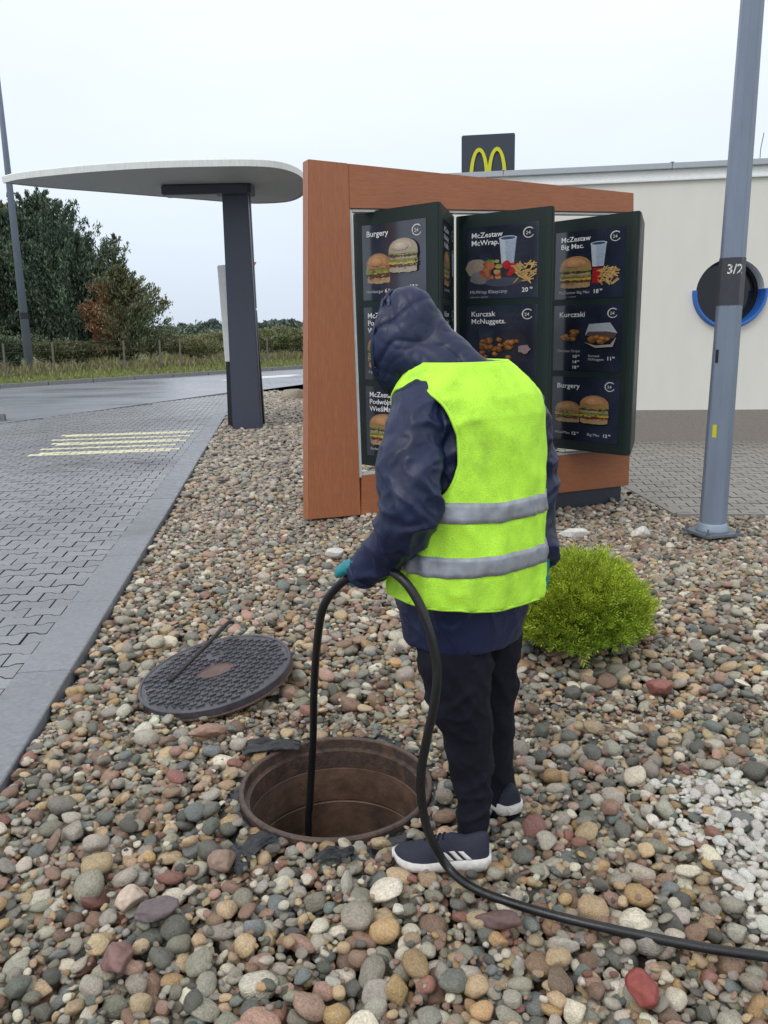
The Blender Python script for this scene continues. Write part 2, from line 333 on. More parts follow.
# pale painted marks on the road
b = MB()
for x, y, w, l in ((-3.55, 28.6, .5, 1.6), (-4.05, 27.5, .25, 2.6)):
    b.box((x, y, -.0155), (w, l, .005), -.9)
tag(b.build('road_marking', 'white_print'), kind='structure')
# verge beyond the road
b = MB(); a0 = P2(FA, fdir, -60)+fn*.16; a1 = P2(FB, fdir, 120)+fn*.16
b.add([(a0.x, a0.y, .0), (a1.x, a1.y, .0), ((a1+fn*2.5).x, (a1+fn*2.5).y, .10), ((a0+fn*2.5).x, (a0+fn*2.5).y, .10), ((a1+fn*700).x, (a1+fn*700).y, .12), ((a0+fn*700).x, (a0+fn*700).y, .12), (a0.x, a0.y, -.3), (a1.x, a1.y, -.3)],
      [(0, 1, 2, 3), (3, 2, 4, 5), (0, 6, 7, 1)])
tag(b.build('verge', 'grass_ground'), kind='structure')
# far kerb in 1.5 m lengths, parts of the road
dist = 64; me = None
for i in range(34):
    c = P2(FA, fdir, -9+i*1.5+.75)+fn*.075
    if me is None:
        q = MB(); q.box((0, 0, 0), (1.47, .15, .30)); me = q.mesh('kerb_stone'); me.materials.append(M['kerb_far'])
    o = link('kerb_stone', me, None, road); o.location = (c.x, c.y, -.04+random.uniform(-.004, .004)); o.rotation_euler.z = math.atan2(fdir.y, fdir.x)
# short kerb stub left of the entry
b = MB(); p0 = gp(8, 419); b.box((p0.x-.75, p0.y-.35, .0), (1.6, .18, .22), .35); b.build('kerb_stone', 'kerb_far', road, bevel=.02)
# ---- pavers
def paver_mesh(name, m, w=.2, hi=.0825, lo=.0575, gap=.0048, dep=.016):
    hw = w/2-gap
    o = [(-hw, hi-gap), (-.0635, hi-gap), (-.0365, lo-gap), (.0365, lo-gap), (.0635, hi-gap), (hw, hi-gap)]
    o = o[::-1]; pts = o+[(x, -y) for x, y in o[::-1]]     # ccw
    n = len(pts); v = [(x*.985, y*.98, 0) for x, y in pts]+[(x, y, -.0012) for x, y in pts]+[(x, y, -dep) for x, y in pts]
    f = [tuple(range(n))]+[(n+i, n+(i+1) % n, (i+1) % n, i) for i in range(n)]+[(2*n+i, 2*n+(i+1) % n, n+(i+1) % n, n+i) for i in range(n)]
    me = bpy.data.meshes.new(name); me.from_pydata(v, [], f); me.materials.append(M[m]); me.materials.append(M['joint'])
    for p in me.polygons[1+n:]: p.material_index = 1
    return me, v, f
def pave(root, org, dx, inside, nrow, ncol, m, zf, limit=300, paint=None):
    """bone-shaped concrete blocks in running bond; nearest ones as parts, the rest one stuff part"""
    me, v, f = paver_mesh('paver', m); dy = Vector((-dx.y, dx.x, 0)); ang = math.atan2(dx.y, dx.x); cells = []
    for j in range(nrow[0], nrow[1]):
        for i in range(ncol[0], ncol[1]):
            p = org+dx*((i+.5*(j % 2))*.2)+dy*(j*.14)
            if inside(p.x, p.y): cells.append((p, j))
    pm = [(p, j) for p, j in cells if paint and paint(p, j)]; cells = [(p, j) for p, j in cells if not (paint and paint(p, j))]
    def sz(c):
        p = c[0]; d = Vector((p.x, p.y, -CH)); depth = d.dot(FW)
        u = FPX*d.dot(RV)/depth if depth > .2 else 9e9; w_ = FPX*d.dot(UV)/depth if depth > .2 else 9e9
        vis = depth > .3 and abs(u) < 392 and abs(w_) < 520
        return (0 if vis else 1, depth)
    cells.sort(key=sz)
    for p, j in cells[:limit]:
        o = bpy.data.objects.new('paver', me); C.objects.link(o); o.parent = root
        o.location = (p.x, p.y, zf+random.uniform(-.0022, .0022)); o.rotation_euler = (random.uniform(-.007, .007), random.uniform(-.007, .007), ang+random.uniform(-.006, .006))
    for lst, mm, nm in ((cells[limit:], m, 'paver_field'), (pm, 'paver_paint', 'painted_stripe')):
        if not lst: continue
        groups = [lst] if nm == 'paver_field' else [[c for c in lst if c[1] == jj] for jj in sorted(set(c[1] for c in lst))]
        for g_ in groups:
            V = np.array(v); co, si = math.cos(ang), math.sin(ang); allv = []; fs = []
            for p, j in g_:
                zz = zf+random.uniform(-.002, .002); o_ = len(allv)
                allv += [(p.x+x*co-y*si, p.y+x*si+y*co, zz+z) for x, y, z in v]; fs += [tuple(k+o_ for k in q) for q in f]
            ms = bpy.data.meshes.new(nm); ms.from_pydata(allv, [], fs); ms.materials.append(M[mm]); ms.materials.append(M['joint']); ms.polygons.foreach_set('material_index', [1 if (i % 25) > 12 else 0 for i in range(len(ms.polygons))]); o = link(nm, ms, None, root)
            if nm == 'paver_field': o['kind'] = 'stuff'
KW = .245
def in_drive(x, y):
    d = (Vector((x, y, 0))-KO).dot(KN)
    if d > -KW+.085 or d < -8: return False
    if y < -1.0: return False
    q = Vector((x, y, 0))-NA
    return q.cross(ndir).z > .04
b = MB()
A = KO+KD*-5; B_ = KO+KD*19.2
b.add([(p.x, p.y, z) for z in (-.014, -.3) for p in (A-KN*8.2, A-KN*.1, B_-KN*.1, P2(NA, ndir, -4))], [(0, 1, 2, 3), (0, 4, 5, 1), (1, 5, 6, 2), (2, 6, 7, 3), (3, 7, 4, 0)])
drive = tag(b.build('driveway', 'joint'), kind='structure')
dx0 = Vector((KN.x, KN.y+.0, 0)).normalized()
oz = KO+KN*(-KW-.2)
rows = None
def paintf(p, j):
    d = (p-KO).dot(KN); s = (p-KO).dot(KD)
    k = round((s-8.30)/.49)
    if k < 0 or k > 4: return False
    tgt = 8.30+k*.49
    return abs(s-tgt) < .105 and d < -.36 and d > -2.20+(-.02*k)
pave(drive, oz, dx0, in_drive, (-30, 150), (-40, 4), 'paver', .0, 300, paintf)
# kerb slabs, one metre each
q = MB(); q.box((0, 0, -.10), (KW-.006, .988, .20)); me = q.mesh('kerb_slab'); me.materials.append(M['kerb'])
bm = bmesh.new(); bm.from_mesh(me); bmesh.ops.bevel(bm, geom=list(bm.edges), offset=.005, segments=1, affect='EDGES'); bm.to_mesh(me); bm.free()
s0 = (gp(60, 673)-KO).dot(KD)
for i in range(-5, 19):
    c = KO+KD*(s0+.02+i*1.0+.5)-KN*(KW/2)
    if c.y > 21: continue
    o = link('kerb_slab', me, None, drive); o.location = (c.x, c.y, .008+random.uniform(-.002, .002)); o.rotation_euler.z = math.atan2(KD.y, KD.x)-math.pi/2+random.uniform(-.003, .003)
# ---- terrace by the building
T0 = gp(676, 513, -.2); T1 = gp(768, 513.5, -.2); T2 = gp(630, 488, -.2)
tdx = Vector((T1.x-T0.x, T1.y-T0.y, 0)).normalized()
def in_terr(x, y):
    q = Vector((x, y, 0))-T0
    if q.cross(tdx).z > -.05: return False                     # in front of the edge
    e = T2-T0; e.z = 0
    if e.cross(q).z > .03*e.length: return False
    return x < 7.5 and y < 12.6
b = MB(); far = [(T0.x, T0.y), (T0.x+tdx.x*6, T0.y+tdx.y*6), (9, 12.9), (-.0, 12.9)]
e_ = (T2-T0); far[3] = (T0.x+e_.x*4.1, T0.y+e_.y*4.1)
b.prism(far, -.35, -.224)
terr = tag(b.build('terrace', 'joint'), kind='structure')
pave(terr, T0, tdx, in_terr, (0, 46), (-40, 40), 'paver_tan', -.21, 300)
# thin edging strips of the terrace
for p, q_ in ((T0, T0+tdx*5.0), (T0, T0+Vector((e_.x, e_.y, 0))*3.9)):
    d = (q_-p); d.z = 0; n_ = int(d.length); u = d.normalized()
    for i in range(n_):
        c = p+u*(i+.5); q = MB(); q.box((c.x, c.y, -.27), (.99, .055, .14), math.atan2(u.y, u.x)); q.build('edging_slab', 'paver_tan', terr)
# ---- gravel bed base with the hole cut out
def in_bed(x, y, m=.0):
    d = (Vector((x, y, 0))-KO).dot(KN)
    if d < .012+m: return False
    if math.hypot(x-HC.x, y-HC.y) < HR+.006+m: return False
    q = Vector((x, y, 0))
    if (q-NA).cross(ndir).z < .06 and y > 14: return False
    if (q-Vector((T0.x, T0.y, 0))).cross(tdx).z < .03 and e_.cross(q-Vector((T0.x, T0.y, 0))).z < .02: return False
    return y < 21
V = []; F = []; idx = {}
st = .06
def vid(i, j):
    if (i, j) not in idx:
        x, y = i*st, j*st; idx[(i, j)] = len(V); V.append((x, y, zg(x, y)-.065))
    return idx[(i, j)]
for j in range(-8, int(21/st)):
    y = (j+.5)*st
    cs = 1 if y < 8 else 1
    for i in range(int(-4.2/st), int((4.4 if y < 9 else 2.9)/st)):
        x = (i+.5)*st
        if (Vector((x, y, 0))-KO).dot(KN) < -.02: continue
        if math.hypot(x-HC.x, y-HC.y) < HR+.05: continue
        if y > 14 and (Vector((x, y, 0))-NA).cross(ndir).z < .0: continue
        F.append((vid(i, j), vid(i+1, j), vid(i+1, j+1), vid(i, j+1)))
bed = tag(link('planting_bed', np_mesh('planting_bed', V, F), 'soil', None, True), kind='structure')
# ------------------------------------------------------------------ GRAVEL (pebbles dropped one on the other, then instanced)
def pebble_mesh(i, sub=3):
    bm = bmesh.new(); bmesh.ops.create_icosphere(bm, subdivisions=sub, radius=1)
    r = random.Random(100+i); off = Vector((r.uniform(0, 50), r.uniform(0, 50), i*7)); p_ = r.uniform(1.9, 2.9)
    ang = r.random() < .5; pl = [Vector((r.gauss(0, 1), r.gauss(0, 1), r.gauss(0, 1))).normalized() for _ in range(r.randint(5, 9))]; dd = [r.uniform(.70, .95) for _ in pl]
    for v in bm.verts:
        n = v.co.normalized(); q = (abs(n.x)**p_+abs(n.y)**p_+abs(n.z)**p_)**(-1/p_)
        c = n*q*(1+.17*mn.noise(n*1.1+off)+.05*mn.noise(n*2.9+off))
        if i % 3:
            for a, d in zip(pl, dd):
                k = c.dot(a)-d
                if k > 0: c -= a*k*.86
        v.co = c
    bm.normal_update(); me = bpy.data.meshes.new('pebble'); bm.to_mesh(me); bm.free(); me.materials.append(M['pebble'])
    me.polygons.foreach_set('use_smooth', [True]*len(me.polygons)); return me
protos = bpy.data.collections.new('pebble_kinds')
for i in range(18):
    o = bpy.data.objects.new('pebble_kind_%02d' % i, pebble_mesh(i)); protos.objects.link(o)
PAL0 = [((.215, .21, .18), 20), ((.365, .285, .19), 17), ((.30, .20, .165), 9), ((.185, .125, .095), 12), ((.46, .44, .385), 15), ((.095, .10, .092), 11), ((.33, .23, .125), 7), ((.20, .10, .085), 3), ((.28, .27, .245), 24), ((.13, .15, .155), 8)]
PAL = [((c[0]*1.27, c[1]*1.21, c[2]*1.10), w) for c, w in PAL0]
pw = np.array([w for c, w in PAL], float); pw /= pw.sum()
GX0, GY0, CELL = -4.2, -.5, .012
NX, NY = int(8.8/CELL), int(21.8/CELL)
Hm = np.full((NX, NY), -9., np.float32)
xs_ = GX0+(np.arange(NX)+.5)*CELL; ys_ = GY0+(np.arange(NY)+.5)*CELL
def ssn(x, a, b):
    t = np.clip((x-a)/(b-a), 0, 1); return t*t*(3-2*t)
Hm[:] = -.2*ssn(ys_, 4.2, 7.0)[None, :]*ssn(xs_, .1, 1.5)[:, None]-.065
KO2 = np.array([KO.x, KO.y]); kd2 = (xs_[:, None]-KO.x)*KN.x+(ys_[None, :]-KO.y)*KN.y
hole2 = np.hypot(xs_[:, None]-HC.x, ys_[None, :]-HC.y)
Hm[kd2 < .0] = 5; Hm[hole2 < HR] = 5
# things already standing in the bed push the stones aside
BLOCK = [(gp(448, 850), .05, .13, .0), (gp(500, 812), .04, .09, .0)]
WP = gp(768, 838)
POOL = []
def drop(n, x0, x1, y0, y1, mean, sd_, pred=None, white=False, big=False):
    xsr = rng.uniform(x0, x1, (n, 5)); ysr = rng.uniform(y0, y1, (n, 5))
    size = np.clip(rng.lognormal(math.log(mean), sd_, n), mean*.45, mean*2.6)
    asp = rng.uniform(.62, 1.0, n); flat = rng.uniform(.42, .82, n); kind = rng.integers(0, 18, n); yaw = rng.uniform(0, 6.283, n)
    tx = rng.normal(0, .28, n); ty = rng.normal(0, .28, n); ci = rng.choice(len(PAL), n, p=pw); cv = rng.uniform(.72, 1.25, n); cj = rng.normal(0, .025, (n, 3))
    for i in range(n):
        a = size[i]; r = a*(1+asp[i])/2; k = max(1, int(r/CELL)); best = None
        for c in range(4):
            x, y = xsr[i, c], ysr[i, c]
            if not in_bed(x, y, r*.38): continue
            if pred and not pred(x, y): continue
            gi = int((x-GX0)/CELL); gj = int((y-GY0)/CELL)
            if gi-k < 0 or gj-k < 0 or gi+k+1 >= NX or gj+k+1 >= NY: continue
            pt = Hm[gi-k:gi+k+1, gj-k:gj+k+1]; ok = pt < 2
            if ok.sum() < .6*pt.size: continue
            mxh = pt[ok].max(); h = .5*mxh+.5*pt[ok].mean()
            base = zg(x, y)
            if h-base > .016: continue
            if best is None or h-base < best[0]: best = (h-base, x, y, gi, gj, h, base)
        if best is None: continue
        _, x, y, gi, gj, h, base = best
        c3 = a*flat[i]*asp[i]; z = h+c3*.72
        z = min(z, base+.030)
        d2 = ((np.arange(-k, k+1)[:, None]**2+np.arange(-k, k+1)[None, :]**2)*(CELL/r)**2)
        cap = z+c3*np.sqrt(np.clip(1-d2, 0, 1)); pt = Hm[gi-k:gi+k+1, gj-k:gj+k+1]; msk = (d2 < 1) & (pt < 2)
        pt[msk] = np.maximum(pt[msk], cap[msk])
        col = np.array(PAL[ci[i]][0])*cv[i]
        if white: col = np.array((.66, .64, .58))*rng.uniform(.75, 1.08)
        elif y > 5: # stones blend to a paler, more muted tan further up the bed
            t_ = min(1, (y-5)/4)*.45; col = col*(1-t_)+np.array((.42, .385, .335))*t_*cv[i]
        col = np.clip(col*(1+cj[i]), .02, .9)
        POOL.append((x, y, z, tx[i], ty[i], yaw[i], a, a*asp[i], c3, kind[i], *col))
def wp(x, y):
    d = ((x-WP.x)/.30)**2+((y-WP.y)/.42)**2; return d+.9*rng.random()**2 < .9+.9*mn.noise(Vector((x*7, y*7, 0)))
drop(16000, -1.9, 2.2, .75, 2.9, .0178, .36)
drop(1500, .55, 1.6, 1.5, 2.7, .013, .3, wp, True)
drop(22000, -2.1, 3.3, 2.7, 5.2, .0168, .32)
drop(20000, -2.3, 3.6, 5.0, 7.6, .0180, .28)
drop(7500, -2.4, 3.0, 7.4, 11, .028, .22, lambda x, y: x < .9 or y < 9)
drop(15000, -3.4, -.2, 11, 20.9, .030, .22, lambda x, y: x < -.10*y+.6 or y < 13)
drop(4500, -1.9, 2.2, .8, 3.2, .0095, .28)
drop(220, -1.6, 1.8, 1.1, 3.9, .034, .12, lambda x, y: math.hypot(x-HC.x, y-HC.y) > .48)
PA = np.array(POOL, np.float32); n = len(PA); print('pebbles', n)
me = bpy.data.meshes.new('gravel'); me.vertices.add(n); me.vertices.foreach_set('co', PA[:, 0:3].ravel())
for nm, ty, cols in (('rot', 'FLOAT_VECTOR', (3, 4, 5)), ('scl', 'FLOAT_VECTOR', (6, 7, 8))):
    a = me.attributes.new(nm, ty, 'POINT'); a.data.foreach_set('vector', PA[:, list(cols)].ravel())
a = me.attributes.new('idx', 'INT', 'POINT'); a.data.foreach_set('value', PA[:, 9].astype(np.int32))
a = me.attributes.new('pc', 'FLOAT_COLOR', 'POINT'); a.data.foreach_set('color', np.concatenate([PA[:, 10:13], np.ones((n, 1), np.float32)], 1).ravel())
gr = link('gravel', me, 'pebble'); tag(gr, 'wet rounded river pebbles in mixed greys, tans and pinks covering the planting bed', 'gravel', kind='stuff')
ng_ = bpy.data.node_groups.new('scatter_pebbles', 'GeometryNodeTree')
ng_.interface.new_socket('Geometry', in_out='INPUT', socket_type='NodeSocketGeometry'); ng_.interface.new_socket('Geometry', in_out='OUTPUT', socket_type='NodeSocketGeometry')
gi = ng_.nodes.new('NodeGroupInput'); go = ng_.nodes.new('NodeGroupOutput'); ip = ng_.nodes.new('GeometryNodeInstanceOnPoints'); ci_ = ng_.nodes.new('GeometryNodeCollectionInfo')
ci_.inputs['Collection'].default_value = protos; ci_.inputs['Separate Children'].default_value = True; ci_.inputs['Reset Children'].default_value = True
def nattr(nm, ty):
    q = ng_.nodes.new('GeometryNodeInputNamedAttribute'); q.data_type = ty; q.inputs['Name'].default_value = nm; return q.outputs['Attribute']
k_ = ng_.links.new; k_(gi.outputs[0], ip.inputs['Points']); k_(ci_.outputs[0], ip.inputs['Instance']); ip.inputs['Pick Instance'].default_value = True
k_(nattr('idx', 'INT'), ip.inputs['Instance Index']); k_(nattr('rot', 'FLOAT_VECTOR'), ip.inputs['Rotation']); k_(nattr('scl', 'FLOAT_VECTOR'), ip.inputs['Scale'])
k_(ip.outputs[0], go.inputs[0]); md = gr.modifiers.new('scatter', 'NODES'); md.node_group = ng_
# ---- single rocks
def rock(p, d, col, seed, label, yaw=0., flat=False, cat='rock'):
    bm = bmesh.new(); bmesh.ops.create_icosphere(bm, subdivisions=4, radius=1); r = random.Random(seed)
    pl = [Vector((r.gauss(0, 1), r.gauss(0, 1), r.gauss(0, .8))).normalized() for _ in range(9)]; dd = [r.uniform(.6, .9) for _ in pl]; off = Vector((seed, 1, 2))
    for v in bm.verts:
        c = v.co*(1+.2*mn.noise(v.co*1.3+off)+.05*mn.noise(v.co*4+off))
        for a, q in zip(pl, dd):
            k = c.dot(a)-q
            if k > 0: c -= a*k*.9
        v.co = Matrix.Rotation(yaw, 3, 'Z') @ Vector((c.x*d[0], c.y*d[1], c.z*d[2]))
    me = bpy.data.meshes.new('rock'); bm.to_mesh(me); bm.free()
    a = me.attributes.new('Col', 'FLOAT_COLOR', 'FACE'); a.data.foreach_set('color', list((*col, 1))*len(me.polygons))
    o = link('rock', me, 'rock', None, True); o.location = p; tag(o, label, cat, 'single stones lying on the gravel bed'); return o
def rk(px_, py_, d, col, seed, label, yaw=0., z=.02, Z0=0.):
    p = gp(px_, py_, Z0); return rock((p.x, p.y, p.z+z+.012), d, col, seed, label, yaw)
rk(660, 694, (.062, .045, .032), (.24, .09, .07), 3, 'dark red angular stone on the gravel in front of the round green bush', .2)
rk(640, 1000, (.036, .050, .03), (.25, .055, .045), 5, 'bright brick-red stone at the bottom edge of the photo below the hose', .1)
rk(157, 918, (.062, .045, .018), (.13, .10, .105), 8, 'flat purple-grey jagged stone lying on the pebbles at lower left', .5)
rk(573, 607-70, (.13, .06, .035), (.62, .60, .56), 11, 'white broken rock behind the round bush beside the menu board', .1, .02, -.07)
rk(640, 536, (.085, .05, .05), (.60, .57, .52), 14, 'pale pointed rock on the gravel between the bush and the steel lamp post', .4, .02, -.12)
rk(334, 557, (.075, .045, .035), (.55, .53, .50), 15, 'white flat rock on the gravel beside the worker\'s gloved hand', .1)
rk(293, 399, (.30, .16, .20), (.32, .28, .22), 18, 'large beige boulder at the road end of the gravel bed behind the wooden frame', .2, .05)
rk(131, 908, (.046, .036, .028), (.50, .40, .32), 21, 'pale pink rounded stone beside the flat purple-grey stone', .6)
rk(210, 738, (.085, .028, .026), (.29, .18, .13), 23, 'long reddish-brown stone between the iron cover and the open manhole', .35)
rk(500, 930, (.060, .028, .02), (.12, .07, .065), 27, 'long dark maroon stone just under the black hose', -.05)
rk(118, 970, (.042, .045, .03), (.20, .11, .10), 29, 'dull red stone near the lower left corner of the photo', .3)
rk(224, 870, (.044, .040, .028), (.25, .17, .13), 31, 'broad brown stone on the pebbles left of the manhole rim', .1)
# ------------------------------------------------------------------ MANHOLE
mh = empty('manhole', (HC.x, HC.y, 0), 'open round manhole with a rusty brown rim set in the gravel', 'manhole')
def ringmesh(prof, n=96, c=HC):
    b = MB(); rings = [[(c.x+r*math.cos(2*math.pi*j/n), c.y+r*math.sin(2*math.pi*j/n), z) for r, z in prof] for j in range(n)]; rings.append(rings[0])
    b.loft(rings, False, True); return b
ringmesh([(.3065, -.030), (.3065, .004), (.309, .008), (.321, .008), (.325, .003), (.325, -.10), (.290, -.10), (.290, -.034), (.3060, -.031)]).build('rim', 'rust', mh, False)
def shaftprof():
    b = MB(); n = 96; rings = []
    for r, z in [(.298, -.04), (.298, -.10), (.288, -.104), (.286, -.23), (.289, -.233), (.289, -.238), (.286, -.241), (.285, -.45), (.289, -.453), (.289, -.458), (.285, -.46), (.285, -1.9)]:
        rings.append([(HC.x+r*math.cos(2*math.pi*j/n), HC.y+r*math.sin(2*math.pi*j/n), z) for j in range(n)])
    b.loft(rings, False, True); return b
sh = shaftprof().build('shaft_wall', 'shaft', mh, False, fix=False)
for i in range(0): pass
b = MB(); b.prism([(HC.x+.288*math.cos(a*math.pi/24), HC.y+.288*math.sin(a*math.pi/24)) for a in range(48)], -1.92, -1.85); b.build('water', 'water', mh)
# torn black membrane round the rim, under the stones
n = 120; b = MB(); r1, r2, r3 = [], [], []
for j in range(n):
    a = 2*math.pi*j/n; w = .075+.05*mn.noise(Vector((math.cos(a)*2, math.sin(a)*2, 3)))+.03*mn.noise(Vector((math.cos(a)*7, math.sin(a)*7, 1)))
    lift = .026*max(0, mn.noise(Vector((math.cos(a)*3, math.sin(a)*3, 7))))
    for R_, r, z in ((r1, .327, -.012), (r2, .327+w*.5, -.012+lift+.01*mn.noise(Vector((a*6, 0, 0)))), (r3, .327+w, -.035+lift*.5)):
        R_.append((HC.x+r*math.cos(a), HC.y+r*math.sin(a), z))
b.loft([r1, r2, r3], False, True); b.build('membrane', 'foil', mh, True, fix=False)
# ragged membrane flaps showing on top of the stones
for px_, py_, s_, yw in ((272, 742, .10, .1), (252, 842, .075, .8), (238, 855, .06, 2.1), (335, 850, .06, .2)):
    p = gp(px_, py_, .03); b = MB(); g_ = 9; vs_ = []
    for i in range(g_):
        for j in range(g_):
            u, v = (i/(g_-1)-.5)*2, (j/(g_-1)-.5)*2; rr_ = 1+.35*mn.noise(Vector((u*1.5, v*1.5, px_)))
            x, y = u*s_*rr_, v*s_*.45*rr_; co, si = math.cos(yw), math.sin(yw)
            vs_.append((p.x+x*co-y*si, p.y+x*si+y*co, .022+.018*mn.noise(Vector((u*2, v*2, py_)))-.03*max(0, abs(u)-.7)))
    b.add(vs_, [(i*g_+j, (i+1)*g_+j, (i+1)*g_+j+1, i*g_+j+1) for i in range(g_-1) for j in range(g_-1)])
    b.build('membrane_flap', 'foil', mh, True)
# ------------------------------------------------------------------ COVER + LIFTING ROD
LC = Vector((-.748, 3.371, .062)); LN = Vector((-.153, -.086, 1)).normalized(); LR = .335
lx = Vector((.93, .36, 0)); lx = (lx-LN*lx.dot(LN)).normalized(); ly = LN.cross(lx)
cov = empty('manhole_cover', LC, 'round dark iron manhole cover lying tilted on the gravel left of the open shaft', 'manhole cover')
def disc(prof, n=96):
    b = MB(); rings = [[LC+lx*(r*math.cos(2*math.pi*j/n))+ly*(r*math.sin(2*math.pi*j/n))+LN*z for j in range(n)] for r, z in prof]
    b.loft(rings, True, True); return b
disc([(.30, -.045), (.325, -.042), (.335, -.034), (.335, -.002), (.330, .001), (.322, .001), (.319, -.003)]).build('plate', 'iron', cov, False)
def lp(u, v, w): return LC+lx*u+ly*v+LN*w
b = MB()
for j in range(-16, 17):
    for i in range(-9, 10):
        u = (i+.5*(j % 2))*.056; v = j*.027
        # L-shaped anti-slip studs
        for (du, dv, w_, h_) in ((0, 0, .040, .0085), (.0155, .0095, .0085, .0125)):
            cu_, cv_ = u+du, v+dv; r_ = math.hypot(cu_, cv_)
            if r_ > .305 or ((cu_+.0)/.085)**2+((cv_+.0)/.060)**2 < 1 or (abs(cu_-.24) < .085 and abs(cv_-.035) < .008): continue
            if abs(cu_-.035) < .04 and abs(cv_-.165) < .04: continue
            pts_ = [(-w_/2, -h_/2), (w_/2, -h_/2), (w_/2, h_/2), (-w_/2, h_/2)]
            b.hexa([lp(cu_+x, cv_+y, -.004) for x, y in pts_]+[lp(cu_+x*.94, cv_+y*.8, .0042) for x, y in pts_])
b.build('stud_pattern', 'iron', cov)['kind'] = 'stuff'
b = MB(); n = 40; b.loft([[lp(r*1.3*math.cos(2*math.pi*j/n), r*.92*math.sin(2*math.pi*j/n), z) for j in range(n)] for r, z in ((.062, -.006), (.061, .001), (.056, .0015), (.055, -.0008))]); b.build('centre_plate', 'iron_rusty', cov)
b = MB(); b.hexa([lp(x, y, z) for z in (-.006, .0012) for x, y in ((.155, .031), (.31, .031), (.31, .036), (.155, .036))]); b.build('rib', 'iron', cov)
for dv in (.155, .180):
    b = MB(); b.hexa([lp(x, y, z) for z in (-.004, -.0008) for x, y in ((.015, dv), (.052, dv), (.052, dv+.011), (.015, dv+.011))]); b.build('key_slot', 'black_metal', cov)
b = MB(); n = 80; b.loft([[LC+lx*(r*math.cos(2*math.pi*j/n))+ly*(r*math.sin(2*math.pi*j/n))+LN*z for j in range(n)] for r, z in ((.327, -.043), (.3375, -.041), (.3375, -.036), (.336, -.030))], False); b.build('rusty_edge', 'iron_rusty', cov, True)
ra = at(172, 679, 3.22); rb_ = at(233, 618, 3.86)
ra = lp(-.17, -.01, .02)
# rod: low end rests on the cover, high end sticks up over the stones
A3 = gp(172, 679, .10); B3 = gp(228, 623, .16)
b = MB(); b.tube(catmull([A3+Vector((-.012, .012, .006)), A3, A3.lerp(B3, .4)+Vector((0, 0, -.003)), A3.lerp(B3, .8), B3, B3+(B3-A3).normalized()*.05+Vector((0, 0, -.02))], 5), .0095, 8)
rod = b.build('lifting_rod', 'rod', None, True); tag(rod, 'thin bent steel rod lying across the round iron cover', 'lifting rod')
# ------------------------------------------------------------------ MENU BOARD
FA2 = Vector((-.632, 6.526, 0)); FB2 = Vector((2.415, 8.0, 0)); fd = (FB2-FA2).normalized(); fnn = Vector((-fd.y, fd.x, 0))   # fnn points away from the camera
def fp(s, z, d=0): return FA2+fd*s+fnn*d+Vector((0, 0, z))
mb_ = empty('menu_board', FA2, 'tall wooden framed drive-through menu board holding three rotating dark poster columns', 'menu board')
DP = .12
def slab(pts, d0, d1): # quad in frame plane, thick
    return MB().hexa([fp(s, z, d0) for s, z in pts[:2]]+[fp(s, z, d1) for s, z in pts[:2]][::-1]+[fp(s, z, d0) for s, z in pts[2:]][::-1]+[fp(s, z, d1) for s, z in pts[2:]])
def quadslab(name, m, a, b_, c, d, d0, d1, bevel=.004):
    q = MB(); P = [a, b_, c, d]; q.add([fp(s, z, d0) for s, z in P]+[fp(s, z, d1) for s, z in P], [(0, 1, 2, 3), (7, 6, 5, 4), (0, 4, 5, 1), (1, 5, 6, 2), (2, 6, 7, 3), (3, 7, 4, 0)])
    return q.build(name, m, mb_, bevel=bevel)
quadslab('left_stile', 'wood_v', (.02, .0), (.488, -.016), (.459, 2.732), (.135, 2.741), 0, DP)
quadslab('top_rail', 'wood_h', (.4605, 2.4070), (3.298, 2.490), (3.288, 2.656), (.4605, 2.7305), .0015, DP-.001)
quadslab('bottom_rail', 'wood_h', (.4905, -.016), (3.385, -.055), (3.38, .31), (.506, .315), .001, DP-.001)
quadslab('right_stile', 'wood_v', (3.13, .3125), (3.345, .3125), (3.29, 2.4855), (3.13, 2.482), .004, DP-.004)
quadslab('plinth', 'plinth_dark', (.15, -.24), (3.31, -.24), (3.31, -.0575), (.15, -.018), .03, DP+.1, 0)
quadslab('inner_liner', 'liner', (.484, .30), (.512, .30), (.486, 2.40), (.463, 2.40), -.002+.012, DP-.012, 0)
quadslab('sill_liner', 'liner', (.515, .3165), (3.195, .3115), (3.195, .325), (.515, .33), .012, DP-.012, 0)
quadslab('head_liner', 'liner', (.49, 2.385), (3.195, 2.465), (3.195, 2.480), (.49, 2.402), .012, DP-.012, 0)
